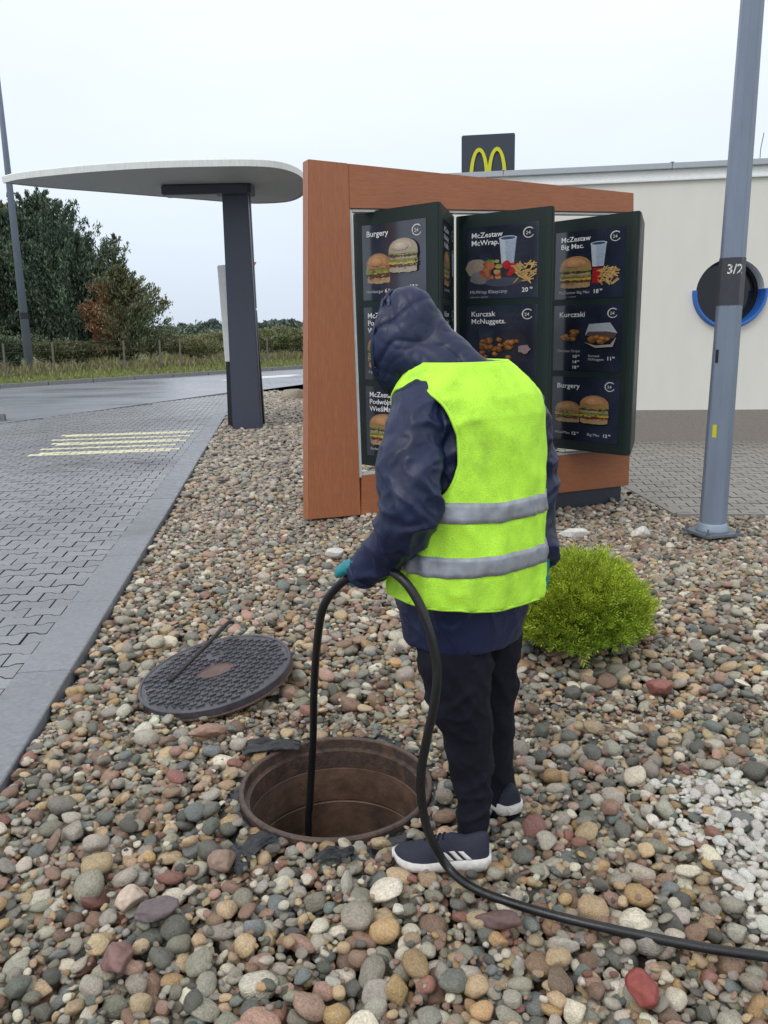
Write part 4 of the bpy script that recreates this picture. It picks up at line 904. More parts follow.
# number follows the face of the pole that looks at the camera
tmp = MB(); fdn = Vector((LB.x, LB.y, 0)).normalized(); sideu = Vector((fdn.y, -fdn.x, 0)); c0 = pl(at(738, 274, LB.y).z)
text(tmp, '3/2', (0, 0, 0), (1, 0, 0), (0, 1, 0), .098, (1, 1, 1), .012)
xs0 = [v[0] for v in tmp.v]; wth = max(xs0)-min(xs0); R_ = rad(c0.z)*.985+.0045
# wrap round the shaft
tv = []
for x, y, z in tmp.v:
    a = (x-wth*.44+.012)/R_; d = -fdn*math.cos(a)+sideu*math.sin(a); phi = math.atan2(d.y, d.x)-.32; seg = math.pi/4; loc = (phi % seg)-seg/2
    rr = (rad(c0.z+y)+.0042)*math.cos(seg/2)/math.cos(loc); q = pl(c0.z+y); tv.append((q.x+d.x*rr, q.y+d.y*rr, q.z))
tmp.v = tv; tmp.build('lettering', 'white_print', rl, fix=False)
def stick(px_, py_, h, w, m, nm):
    q = pl(at(px_, py_, LB.y).z); xq = at(px_, py_, LB.y-.05)
    b = MB(); d = (Vector((xq.x, xq.y, 0))-Vector((q.x, q.y, 0))); a0 = math.atan2(d.y, d.x); rings = []
    for a in (a0-w/2, a0, a0+w/2):
        seg = math.pi/4; loc = ((a-.32) % seg)-seg/2; rr = (rad(q.z)+.003)*math.cos(seg/2)/math.cos(loc)
        rings.append([(q.x+math.cos(a)*rr, q.y+math.sin(a)*rr, q.z-h/2), (q.x+math.cos(a)*rr, q.y+math.sin(a)*rr, q.z+h/2)])
    b.loft(rings, False, False); b.build(nm, m, rl, fix=False)
stick(716, 430, .10, .35, 'yellow', 'yellow_mark'); stick(716, 356, .10, .25, 'black_metal', 'small_print')
# far lamp at left
lb2 = gp(30.5, 375.5); lt2 = at(0, 85, lb2.y)
fl = empty('lamp_post', (lb2.x, lb2.y, 0), 'distant grey lamp post on the grass verge in front of the dark trees', 'lamp post')
b = MB(); b.loft([octring(Vector((lb2.x, lb2.y, z)), r, 12) for z, r in ((.0, .17), (10.6, .085), (12, .07))]); b.build('pole', 'lamp_paint', fl, True)
b = MB(); b.box((lb2.x, lb2.y, .05), (.75, .5, .10), .1); b.build('base_plate', 'flange', fl)
zz = at(22, 316, lb2.y).z; b = MB(); b.loft([octring(Vector((lb2.x, lb2.y, z)), .158, 12) for z in (zz-.12, zz+.12)], False); b.build('number_sticker', 'black_metal', fl)
# ------------------------------------------------------------------ VEGETATION
def leaves(name, P, D, L_, Wd, m, parent, fold=False):
    """one small pointed face per leaf: P centre, D direction, L length, Wd width (numpy)"""
    n = len(P); r = rng.normal(size=(n, 3)); s = np.cross(D, r); s /= np.linalg.norm(s, axis=1)[:, None]+1e-9
    D = D/np.linalg.norm(D, axis=1)[:, None]; L_ = L_[:, None]; Wd = Wd[:, None]
    V = np.stack([P-D*L_/2, P+s*Wd/2, P+D*L_/2, P-s*Wd/2], 1).reshape(-1, 3)
    F = np.arange(4*n).reshape(n, 4); off = np.array(worldloc(parent)) if parent else 0
    return link(name, np_mesh(name, V-off, F), m, parent)
def tree(p, h, rad_, label, lm, nb=70, nl=150, shape=1.0, base=.05, lsz=(.16, .08), up=.9, second=None, name='evergreen_tree', cat='tree', seed=0, group='trees on the verge', gap=0., lo_split=None, sidef=None):
    r = np.random.default_rng(seed+11); root = empty(name, p, label, cat, group); rr_ = random.Random(seed)
    b = MB(); top = Vector((p[0]+rr_.uniform(-.2, .2), p[1], p[2]+h))
    path = catmull([Vector(p), Vector(p)+Vector((rr_.uniform(-.1, .1), 0, h*.4)), top], 5); b.tube(path, list(np.linspace(h*.022, .012, len(path))), 7)
    A, Dn, LL, WW, B2 = [], [], [], [], []
    for k in range(nb):
        t = base+(1-base)*(k/nb)**.9; az = rr_.uniform(0, 2*math.pi); R_ = rad_*(1-t)**shape*rr_.uniform(.7, 1.15)*(1-.35*max(0, .18-t)/.18)+.12
        st_ = Vector(p).lerp(top, t); en = st_+Vector((math.cos(az)*R_, math.sin(az)*R_, R_*up*rr_.uniform(.5, 1.3)+.08*h*(1-t)*.5))
        if en.z > p[2]+h*.97: en.z = p[2]+h*rr_.uniform(.78, 1.03)
        b.tube([st_, st_.lerp(en, .5)+Vector((0, 0, -.03*R_)), en], [h*.007*(1-t)+.008, h*.004*(1-t)+.006, .004], 5)
        m_ = int(nl*(.35+R_/rad_)); tt = r.uniform(.12, 1.05, m_)**.8
        s0_, e0_ = np.array(st_), np.array(en); P = s0_+(e0_-s0_)*tt[:, None]; sp_ = (.07+.15*R_)*(1.12-tt*.85)
        P = P+r.normal(size=(m_, 3))*sp_[:, None]*np.array([1, 1, .8]); d0 = (e0_-s0_)/np.linalg.norm(e0_-s0_)
        D = d0*.7+np.array([0, 0, .55])+r.normal(size=(m_, 3))*.5
        A.append(P); Dn.append(D); LL.append(r.uniform(.6, 1.5, m_)*lsz[0]); WW.append(r.uniform(.6, 1.4, m_)*lsz[1])
    b.build('trunk', 'bark', root, True)
    A, Dn, LL, WW = np.concatenate(A), np.concatenate(Dn), np.concatenate(LL), np.concatenate(WW)
    keep = A[:, 2] > p[2]+.05; A, Dn, LL, WW = A[keep], Dn[keep], LL[keep], WW[keep]
    if second:
        msk = sidef(A) if sidef else r.random(len(A)) < .5
        leaves('crown', A[~msk], Dn[~msk], LL[~msk], WW[~msk], lm, root); leaves('rusty_foliage', A[msk], Dn[msk], LL[msk], WW[msk], second, root)
    else: leaves('crown', A, Dn, LL, WW, lm, root)
    return root
def tx_(px_, Y): return at(px_, 365, Y).x
def hh_(px_, py_, Y): return at(px_, py_, Y).z
for i, (px_, py_, Y, rd, lab, lm) in enumerate([
    (-14, 210, 39, 2.4, 'tall dark tree at the far left edge of the photo behind the distant lamp post', 'leaf_dark'),
    (18, 204, 40, 2.1, 'dark evergreen tree just behind the distant lamp post', 'leaf_dark2'),
    (57, 194, 39.5, 2.4, 'tallest dark evergreen of the clump, right of the distant lamp post', 'leaf_dark'),
    (80, 228, 38.5, 1.9, 'dark green tree at the right side of the tall clump, beside the reddish tree', 'leaf_dark')]):
    tree((tx_(px_, Y), Y, .1), hh_(px_, py_, Y)-.1, rd, lab, lm, 170, 250, .72, .03, (.19, .06), 1.5, seed=i+1)
Yr = 37.5; cxr = tx_(128, Yr)
def rustside(A):
    return ((A[:, 0]-(cxr-.35)-.5*np.random.default_rng(3).normal(size=len(A))*.9) < 0) & (A[:, 2] < 3.6) & (A[:, 2] > .7)
tree((cxr, Yr, .1), hh_(124, 272, Yr)+.1, 2.1, 'low spreading green tree with rusty red foliage on its left side', 'leaf_mid', 130, 220, .8, .0, (.17, .055), .75, second='leaf_rust', sidef=rustside, name='autumn_tree', seed=21)
tree((tx_(122, 38.2), 38.2, .1), hh_(121, 238, 38.2)-.1, 1.0, 'thin sparse tree with bare feathery top rising behind the rusty one', 'leaf_dark2', 46, 60, .55, .2, (.17, .06), 2.2, name='sparse_tree', seed=27)
# shrubs and young trees beyond
shr = [(8, 338, 36, 1.5, 'leaf_dark2', 'olive shrub at the foot of the dark trees, left of the distant lamp post'), (60, 345, 36.5, 1.5, 'leaf_mid', 'low bush below the tallest dark tree'), (98, 349, 37.3, 1.4, 'leaf_mid', 'brownish low bush under the left side of the rusty tree'), (152, 330, 44, 1.6, 'leaf_mid', 'brownish green shrub right beside the rusty tree'),
       (176, 338, 46, 1.5, 'leaf_shrub', 'light olive shrub between the rusty tree and the canopy post'), (198, 343, 43, 1.5, 'leaf_brown', 'low brown bramble shrub left of the canopy post'), (214, 336, 48, 1.6, 'leaf_brown', 'brown green shrub just left of the canopy post'),
       (268, 333, 46, 2.0, 'leaf_shrub', 'olive green willow shrub just right of the canopy post'), (287, 330, 45, 2.2, 'leaf_shrub', 'round olive willow shrub between the post and the wooden frame'), (304, 334, 44, 1.9, 'leaf_shrub', 'olive shrub partly behind the wooden frame edge'),
       (240, 334, 50, 1.8, 'leaf_shrub', 'olive shrub hidden behind the canopy post'), (330, 334, 46, 2.2, 'leaf_shrub', 'olive shrub hidden behind the wooden frame'), (-40, 300, 40, 2.5, 'leaf_dark2', 'green tree beyond the left edge of the photo')]
for i, (px_, py_, Y, rd, lm, lab) in enumerate(shr):
    tree((tx_(px_, Y), Y, .05), max(1.0, hh_(px_, py_, Y)), rd, lab, lm, 60, 130, .28, .0, (.12, .045), .9, name='shrub', cat='shrub', seed=40+i, group='shrubs beyond the road')
far = [(162, 327, 95), (170, 332, 90), (178, 329, 100), (186, 324, 95), (195, 328, 90), (204, 325, 96), (212, 319, 92), (219, 323, 98), (226, 327, 95), (262, 325, 96), (269, 322, 92), (275, 320, 98), (283, 322, 94), (290, 319, 97), (298, 322, 92), (306, 321, 95), (315, 322, 95), (155, 330, 95), (145, 330, 95)]
for i, (px_, py_, Y) in enumerate(far):
    h = at(px_, py_, Y).z
    pos = ['first', 'second', 'third', 'fourth', 'fifth', 'sixth', 'seventh', 'eighth', 'ninth']
    lab = ('%s small far conifer counted from the rusty tree towards the post' % pos[i]) if i < 9 else (('%s small far conifer counted from the post towards the wooden frame' % pos[i-9]) if i < 17 else ('far conifer behind the right side of the rusty tree, ' + ('nearer its edge' if i == 17 else 'deeper in its foliage')))
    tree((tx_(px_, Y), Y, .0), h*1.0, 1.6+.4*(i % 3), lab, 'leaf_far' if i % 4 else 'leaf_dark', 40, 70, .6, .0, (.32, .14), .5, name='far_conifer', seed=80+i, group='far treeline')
# far wood: a soft unbroken mass below the young trees
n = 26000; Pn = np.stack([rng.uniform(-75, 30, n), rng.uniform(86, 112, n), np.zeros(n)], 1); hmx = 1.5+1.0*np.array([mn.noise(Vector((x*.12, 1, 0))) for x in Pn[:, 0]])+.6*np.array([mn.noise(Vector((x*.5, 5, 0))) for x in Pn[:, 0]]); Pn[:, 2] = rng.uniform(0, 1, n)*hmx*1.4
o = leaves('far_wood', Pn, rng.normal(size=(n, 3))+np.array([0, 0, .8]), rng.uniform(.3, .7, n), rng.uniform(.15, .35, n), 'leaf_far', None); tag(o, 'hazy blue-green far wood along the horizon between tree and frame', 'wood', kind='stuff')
# verge grass
def onverge(t, d): 
    q = P2(FA, fdir, t)+fn*(.2+d); return q
n = 26000; t_ = rng.uniform(-8, 42, n); d_ = np.abs(rng.normal(0, 2.6, n)); base_ = np.array([[FA.x, FA.y, 0]])+t_[:, None]*np.array([[fdir.x, fdir.y, 0]])+(d_[:, None]+.2)*np.array([[fn.x, fn.y, 0]])
hgt = rng.uniform(.06, .16, n)*(1+d_*.10); base_[:, 2] = hgt/2+.04*np.minimum(d_, 2.5)
o = leaves('verge_grass', base_, np.stack([rng.normal(0, .35, n), rng.normal(0, .35, n), np.ones(n)], 1), hgt, rng.uniform(.02, .045, n), 'blade', None); tag(o, 'short bright green grass growing along the far kerb of the road', 'grass', kind='stuff')
n = 22000; t_ = rng.uniform(-10, 44, n); d_ = rng.uniform(3.0, 7.5, n); base_ = np.array([[FA.x, FA.y, 0]])+t_[:, None]*np.array([[fdir.x, fdir.y, 0]])+(d_[:, None])*np.array([[fn.x, fn.y, 0]])
cl_ = np.array([max(0, .5+mn.noise(Vector((a*.5, b_*.5, 0)))) for a, b_ in zip(t_, d_)]); hgt = rng.uniform(.2, .6, n)*(.2+cl_); base_[:, 2] = hgt/2+.1
o = leaves('dry_grass', base_, np.stack([rng.normal(0, .3, n), rng.normal(0, .3, n), np.ones(n)], 1), hgt, rng.uniform(.025, .06, n), 'dryblade', None); tag(o, 'tall tan dry grass and weeds along the fence under the trees', 'dry grass', kind='stuff')
# wire fence
fb = [gp(x, y) for x, y in ((-40, 371), (12, 370.5), (54, 369), (92, 368.5), (125, 367.5), (160, 366.5), (181, 365.8), (215, 364.5), (250, 363.5), (285, 362.5), (320, 361.5))]
Yf = 37.0; fb = []
for k, px_ in enumerate((-45, 5, 54, 125, 161, 181, 230, 268, 320)):
    a = P2(FA, fdir, 0)+fn*3.1; d = FW+RV*((px_-384)/FPX)+UV*((512-368)/FPX); cr = (a.x*fdir.y-a.y*fdir.x)/(d.x*fdir.y-d.y*fdir.x); fb.append(Vector((d.x*cr, d.y*cr, .1)))
fe = empty('wire_fence', fb[0], 'wire fence with weathered posts running along the grass verge before the trees', 'fence')
for q in fb: b = MB(); b.tube([q+Vector((0, 0, -.1)), q+Vector((.02, 0, 1.15))], [.04, .035], 8); b.build('fence_post', 'wood_post', fe)
for z in (.25, .55, .85, 1.15):
    b = MB(); b.tube([q+Vector((0, -.05, z)) for q in fb], .0035, 4, False); b.build('wire', 'wire', fe)
# ---- round thuja bush
bc = at(573, 652, 3.74); BC = Vector((bc.x, 3.74, -.05)); bh, bw = .46, .30
bu_ = empty('thuja_bush', BC, 'low round bright green conifer bush growing in the gravel beside the worker', 'bush')
b = MB()
for k in range(26):
    a = random.uniform(0, 6.28); el = random.uniform(.3, 1.4); d = Vector((math.cos(a)*math.cos(el), math.sin(a)*math.cos(el), math.sin(el)*1.35)); b.tube([BC, BC+d*.12+Vector((0, 0, .02)), BC+d*.28], [.012, .008, .003], 5)
b.build('stem', 'bark', bu_)
def sprays(n, rmin, rmax, ln, name, m, seed):
    r = np.random.default_rng(seed); V = []; F = []
    i = 0
    while i < n:
        d = Vector(r.normal(size=3)).normalized()
        if d.z < -.30: continue
        i += 1
        lump = 1+.22*mn.noise(d*2.3+Vector((3, 0, 0)))+.20*mn.noise(d*6.5)
        f = r.uniform(rmin, rmax)*lump; zc = bh*.45
        P = Vector((BC.x+d.x*bw*f, BC.y+d.y*bw*f, BC.z+zc+d.z*(bh*.55)*f)); 
        if P.z < -.06: continue
        g = (d*1.0+Vector((0, 0, .55))+Vector(r.normal(size=3))*.42).normalized(); s = g.cross(Vector(r.normal(size=3))).normalized(); L1 = ln*r.uniform(.6, 1.35)
        tw = g.cross(s)
        # a little fern-like spray: spine + side fingers
        for k in range(7):
            t = k/6; side = (-1)**k; q = P+g*(L1*t*.8)+tw*(.004*side); dirn = (g*1.0+s*side*(.85 if k < 6 else 0)+tw*r.normal()*.25).normalized(); l2 = L1*(.55-.30*t); w2 = .0022
            nn = dirn.cross(tw).normalized()*w2; o_ = len(V); V += [tuple(q-nn), tuple(q+nn), tuple(q+dirn*l2*.7+nn*.8), tuple(q+dirn*l2), tuple(q+dirn*l2*.7-nn*.8)]; F.append((o_, o_+1, o_+2, o_+3)); F.append((o_, o_+2, o_+3, o_+4))
    off = np.array(BC); link(name, np_mesh(name, np.array(V)-off, F), m, bu_)
sprays(2600, .30, .80, .055, 'inner_foliage', 'thuja_in', 1)
sprays(11000, .78, 1.02, .058, 'foliage', 'thuja', 2)
# ------------------------------------------------------------------ PERSON
pr_ = empty('person', (gp(465, 850).x, gp(465, 850).y+.1, 0), 'worker in navy hooded rain jacket and fluorescent yellow vest bending over the open manhole', 'person')
def remesh(mb, vox, it, name, m, parent, fn=None, fac=.5):
    me = mb.mesh('t'); me = evalmesh(me, [('REMESH', dict(mode='VOXEL', voxel_size=vox, use_smooth_shade=True)), ('SMOOTH', dict(factor=fac, iterations=it))], name)
    if fn: displace(me, fn)
    off = worldloc(parent)
    for v in me.vertices: v.co -= off
    return link(name, me, m, parent, True)
TL = Vector((-.78, -.62, 0)).normalized(); TF = Vector((-TL.y*-1, 0, 0)); TF = Vector((-.62, .78, 0)).normalized()   # person's left, person's forward
RG = [(459, 360, 2.32, .095, .090), (461, 368, 2.315, .122, .100), (464, 380, 2.31, .158, .115), (467, 394, 2.30, .190, .128), (470, 412, 2.295, .214, .138), (470, 440, 2.29, .213, .145), (469, 480, 2.28, .207, .148),
      (468, 525, 2.275, .206, .155), (467, 560, 2.27, .207, .160), (466, 586, 2.27, .205, .164), (464, 608, 2.27, .190, .16), (462, 631, 2.27, .175, .155)]
TR = []
for x, y, Y, a, b_ in RG: p = at(x, y, Y); TR.append((p.z, p.x, p.y, a, b_))
TR.sort(); TZ = [r[0] for r in TR]
def torso(z):
    return [interp(TZ, [r[k] for r in TR], z) for k in (1, 2, 3, 4)]
def tpt(z, th, o=0.):
    """surface point; th=0 is the person's left, 90 the back"""
    cx, cy, a, b_ = torso(z); c, s = math.cos(th), math.sin(th); e = 2/2.3
    cc = math.copysign(abs(c)**e, c); sc = math.copysign(abs(s)**e, s)
    return Vector((cx, cy, z))+TL*((a+o)*cc)-TF*((b_+o)*sc)
zt0, zt1 = TZ[0], TZ[-1]
def rline(q, k=3.4, pw=1.6): return max(0, 1-abs(mn.noise(q))*k)**pw
def fold(p, A_, fr=(9, 9, 15), sd_=0.):
    """soft hollows with sharp raised creases, like thin wet cloth"""
    w = mn.noise(p*4+Vector((sd_, 0, 0)))*.9; w2 = mn.noise(p*4+Vector((0, sd_+9, 0)))*.9
    q1 = Vector((p.x*fr[0]*.75+w+sd_, p.y*fr[1]*.5-w, p.z*fr[2]*.75+w2-p.x*5)); q2 = Vector((p.x*fr[0]*1.1+w2+7+sd_, p.y*fr[1]*.6, p.z*fr[2]*.55+p.x*9+w)); q3 = p*22+Vector((w, w2, sd_))
    return A_*(1.15*rline(q1)+.9*rline(q2)+.35*rline(q3, 3, 1.5)-.55+.5*mn.noise(p*8))
# body: one continuous surface under the clothes
LEGL = [(462, 596, 2.24, .105), (455, 625, 2.22, .113), (455, 660, 2.195, .104), (460, 700, 2.175, .088), (469, 735, 2.18, .069), (473, 775, 2.17, .059), (473, 805, 2.15, .048), (473, 833, 2.14, .046)]
LEGR = [(488, 596, 2.36, .105), (487, 625, 2.38, .108), (487, 660, 2.40, .098), (491, 700, 2.41, .078), (494, 740, 2.40, .066), (497, 775, 2.385, .054), (502, 797, 2.37, .046), (504, 814, 2.365, .046)]
ARML = [(432, 402, 2.235, .078), (420, 414, 2.185, .080), (412, 440, 2.13, .080), (411, 475, 2.085, .081), (409, 508, 2.06, .080), (398, 535, 2.075, .069), (378, 558, 2.12, .055), (366, 569, 2.155, .050), (360, 573, 2.17, .047)]
ARMR = [(508, 404, 2.36, .072), (519, 412, 2.39, .072), (527, 440, 2.425, .070), (533, 480, 2.43, .070), (535, 520, 2.40, .066), (540, 550, 2.37, .054), (543, 562, 2.345, .046)]
def limb(L_, k=1., n=5, off=0.):
    P = [at(x, y, Y) for x, y, Y, r in L_]; R_ = [r*k+off for *_, r in L_]; pp = catmull(P, n); rr = [interp(list(range(len(P))), R_, i/n) for i in range(len(pp))]
    return pp, rr
HF = Vector((-.70, .58, -.42)).normalized(); HC_ = at(415, 356, 2.35); HL = TL; HU = HL.cross(HF)*-1
if HU.z < 0: HU = -HU
b = MB()
b.loft([[tpt(z, 2*math.pi*j/24, -.035) for j in range(24)] for z in np.linspace(zt0+.1, zt1, 14)])
for L_ in (LEGL, LEGR, ARML, ARMR): pp, rr = limb(L_, .60); b.tube(pp, rr, 14)
b.tube([at(458, 372, 2.32), at(440, 362, 2.33), HC_-HU*.05], [.058, .055, .055], 14)
hd = []
for i in range(13):
    t = -1+2*i/12; r_ = math.sqrt(max(0, 1-t*t))
    w = .074*r_*(1 if t > -.1 else 1+.25*(t+.1)); d = .095*r_
    hd.append([HC_+HU*(t*.112)+HL*(math.cos(a)*w)+HF*(math.sin(a)*d+(.012 if t < -.3 else 0)*math.sin(a)) for a in [2*math.pi*j/18 for j in range(18)]])
b.loft(hd)
def hp(l, u, f): return HC_+HL*l+HU*u+HF*f
b.tube([hp(0, .012, .088), hp(0, -.015, .108), hp(0, -.03, .094)], [.008, .013, .010], 8)           # nose
b.tube([hp(-.022, -.057, .085), hp(0, -.055, .092), hp(.022, -.057, .085)], [.004, .007, .004], 8)     # lips
b.tube([hp(-.04, .022, .078), hp(0, .02, .094), hp(.04, .022, .078)], [.007, .008, .007], 8)           # brow
for s_ in (-1, 1): b.tube([hp(s_*.073, .02, .0), hp(s_*.082, 0, -.005), hp(s_*.074, -.025, .004)], [.009, .012, .008], 8)   # ears
remesh(b, .0085, 3, 'body', 'skin', pr_)
for s_ in (-1, 1): b = MB(); c = hp(s_*.030, .0, .083); b.loft([[c+HL*(.011*math.sin(t)*math.cos(a))+HU*(.008*math.sin(t)*math.sin(a))+HF*(.008*math.cos(t)) for a in [2*math.pi*j/10 for j in range(10)]] for t in [math.pi*k/6 for k in range(1, 6)]]); b.build('eye', 'eye', pr_, True)
b = MB(); b.loft([[HC_+HU*(.108*t+.002)+HL*(math.cos(a)*.077*math.sqrt(max(0, 1-t*t)))-HF*(math.sin(a)*.099*math.sqrt(max(0, 1-t*t))) for a in [(-.15+math.pi*1.3*j/18)-.3 for j in range(19)]] for t in np.linspace(-.45, .99, 10)], False, False)
b.build('hair', 'hair', pr_, True)
# jacket
b = MB(); b.loft([[tpt(z, 2*math.pi*j/40) for j in range(40)] for z in np.linspace(zt0-.012, zt1, 26)])
for L_ in (ARML, ARMR): pp, rr = limb(L_); b.tube(pp, rr, 18)
def jf(p):
    hemf = ss(p.z, zt0+.15, zt0)
    return fold(p, .0085)*(1-.75*hemf)*(1-.8*ss(p.z, TZ[-1]-.11, TZ[-1]-.03))+.004*hemf*mn.noise(Vector((p.x*14, p.y*14, 1)))
jk = remesh(b, .0062, 6, 'jacket', 'navy', pr_, jf)
# cuff bands
for L_ in (ARML,):
    p0, p1 = at(*L_[-1][:3]), at(*L_[-2][:3]); d = (p0-p1).normalized(); b = MB(); b.tube([p0-d*.020, p0-d*.01, p0+d*.004], [.0495, .051, .0455], 20); b.build('cuff', 'navy', jk, True)
# trousers
b = MB()
for L_ in (LEGL, LEGR): pp, rr = limb(L_); b.tube(pp, rr, 18)
p = at(468, 600, 2.29); b.loft([[p+Vector((0, 0, z))+TL*(.15*math.cos(a))+TF*(.115*math.sin(a)) for a in [2*math.pi*j/20 for j in range(20)]] for z in (-.06, .08)])
remesh(b, .007, 5, 'trousers', 'trousers', pr_, lambda p: fold(p, .0065, (6, 6, 14), 4.)+.004*mn.noise(p*11))
# hood
def hring(px_, py_, Y, al, rv, rw, n=36):
    c = at(px_, py_, Y); al = math.radians(al); F2 = Vector((-.74, .62, 0)).normalized(); w = Vector((-F2.y, F2.x, 0)); w = Vector((-.62, -.74, 0)).normalized()
    nn = F2*math.cos(al)+Vector((0, 0, 1))*math.sin(al); v = Vector((0, 0, 1))*math.cos(al)-F2*math.sin(al); out = []
    for j in range(n):
        a = 2*math.pi*j/n; cu, su = math.cos(a), math.sin(a); e = .92
        out.append(c+v*(rv*math.copysign(abs(cu)**e, cu)*(1+.05*max(0, cu)))+w*(rw*math.copysign(abs(su)**e, su)*(1-.42*max(0, cu)**1.1)))
    return out
HR_ = [(466, 392, 2.31, 80, .100, .118), (461, 380, 2.315, 66, .095, .118), (452, 373, 2.32, 50, .087, .112), (439, 363, 2.325, 33, .090, .108), (428, 352, 2.33, 18, .102, .106),
       (418, 344, 2.34, 6, .130, .108), (408, 342, 2.352, 2, .140, .108), (400, 344, 2.362, 0, .142, .104), (395, 346, 2.368, -2, .138, .100)]
hr = []
for i in range(len(HR_)-1):
    for t in (0, .25, .5, .75): hr.append([a*(1-t)+b_*t for a, b_ in zip(HR_[i], HR_[i+1])])
hr.append(HR_[-1]); n_ = 48
b = MB(); b.loft([hring(*r, n=n_) for r in hr], False); me = b.mesh('hood')
me = evalmesh(me, [('SUBSURF', dict(levels=2))], 'hood')
tipz = at(392, 348, 2.37)
def hf(p):
    q = Vector((p.x*13+p.z*9, p.y*9, p.z*5-p.x*6)); w = mn.noise(p*6)*1.2
    return .0085*(rline(Vector((p.x*4+p.z*2.6+w*.7, p.y*3, p.z*1.6-p.x*2.2+1.3)), 3.0, 1.3)+.55*rline(Vector((p.x*7+p.z*5+w, p.y*5+2, p.x*3-p.z*3+3)), 3.6, 1.6)-.4)+fold(p, .0048, (8, 8, 12), 2.)+.004*mn.noise(p*6)
displace(me, hf)
me = evalmesh(me, [('SOLIDIFY', dict(thickness=.004, offset=0.))], 'hood'); off = worldloc(pr_)
for v in me.vertices: v.co -= off
hood = link('hood', me, 'navy', pr_, True)
rim = [v for v in hring(*[a+(b_-a)*1.0 for a, b_ in zip(HR_[-2], HR_[-1])], n=n_)]
b = MB(); rim = [p+p.normalized()*0+Vector((0, 0, 0))+(p-at(395, 346, 2.368))*(hf(p)/.12) for p in rim]; b.tube(rim+[rim[0]], .0055, 8, False); b.build('hood_edge', 'navy', hood, True)
for ri, rr_s in ():
    q = [p+(p-at(*hr[ri][:3])).normalized()*(hf(p)+.0015) for p in hring(*hr[ri], n=n_)]
    b = MB(); b.tube(q+[q[0]], rr_s, 6, False); b.build('seam', 'navy', hood, True)
# vest: open shell over the jacket, arm holes cut out
zv0 = at(468, 586, 2.27).z-.004; zv1 = TZ[-1]-.006
NT, NZ = 150, 110; Vv = []; Fv = []
def voff(z, th):
    th = th % (2*math.pi)
    p = tpt(z, th); h = ss(z, zv0+.40, zv0)
    return .0175+.008*ss(z, zv1-.16, zv1-.05)+.0045*h+(.008*h+.002)*mn.noise(Vector((math.cos(th)*3.2, math.sin(th)*3.2, z*1.6)))+.0045*mn.noise(Vector((th*2.0+z*5, z*7, 2)))+.010*(.35+h)*rline(Vector((math.cos(th)*3.2, math.sin(th)*3.2, z*.9+5)), 3, 1.4)+.008*rline(Vector((th*1.1-z*5, z*2.6+th*.6, 4)), 3.2, 1.5)*ss(z, zv0+.1, zv0+.35)+.006*rline(Vector((th*2.2+z*3, z*7, 8)), 3.4, 1.6)*(1-ss(z, zv0+.25, zv0+.45))
def vz(k, th):
    z = zv0+(zv1-zv0)*k/(NZ-1); lower = -.018*math.cos(th-math.radians(150))*(1-k/(NZ-1)); return z+lower
zs_ = at(420, 386, 2.25).z; za_ = at(445, 502, 2.2).z
def hole(z, th):
    zc_, hz = (zs_+za_)/2, (zs_-za_)/2
    for t0, w_ in ((0., math.radians(48)), (math.pi, math.radians(42))):
        d = (th-t0+math.pi) % (2*math.pi)-math.pi
        if (abs(d)/w_)**2.4+(abs(z-zc_)/hz)**2.4 < 1: return True
    return False
for k in range(NZ):
    for j in range(NT):
        th = 2*math.pi*j/NT; z = vz(k, th); Vv.append(tpt(z, th, voff(z, th)))
for k in range(NZ-1):
    for j in range(NT):
        z = zv0+(zv1-zv0)*(k+.5)/(NZ-1); th = 2*math.pi*(j+.5)/NT
        if hole(z, th): continue
        if abs(th-math.radians(270)) < math.radians(9)*(1+2*ss(z, zv1-.25, zv1)): continue      # open front with V neck
        Fv.append((k*NT+j, k*NT+(j+1) % NT, (k+1)*NT+(j+1) % NT, (k+1)*NT+j))
b = MB(); b.v = [tuple(v) for v in Vv]; b.f = Fv; b.c = []; me = b.mesh('vest'); bm = bmesh.new(); bm.from_mesh(me); bmesh.ops.delete(bm, geom=[v for v in bm.verts if not v.link_faces], context='VERTS')
bev = [v for v in bm.verts if v.is_boundary]
for _ in range(6):
    nw = {v: sum((e.other_vert(v).co for e in v.link_edges if e.is_boundary), Vector())/2 for v in bev if sum(e.is_boundary for e in v.link_edges) == 2}
    for v, c in nw.items(): v.co = v.co*.5+c*.5
loops = []; used = set()
for e0 in bm.edges:
    if not e0.is_boundary or e0 in used: continue
    lp_ = [e0.verts[0].co.copy()]; v = e0.verts[1]; e_c = e0; used.add(e0)
    while True:
        lp_.append(v.co.copy()); nx = [e for e in v.link_edges if e.is_boundary and e not in used]
        if not nx: break
        used.add(nx[0]); v = nx[0].other_vert(v)
    if len(lp_) > 20: loops.append(lp_)
bm.to_mesh(me); bm.free(); me = evalmesh(me, [('SOLIDIFY', dict(thickness=.0035, offset=1.))], 'vest')
for v in me.vertices: v.co -= off
vest = link('vest', me, 'vest', pr_, True)
for lp_ in loops:
    b = MB(); b.tube(lp_[::2]+[lp_[0]], .0048, 6, False); b.build('edge_binding', 'vest_trim', vest, True)
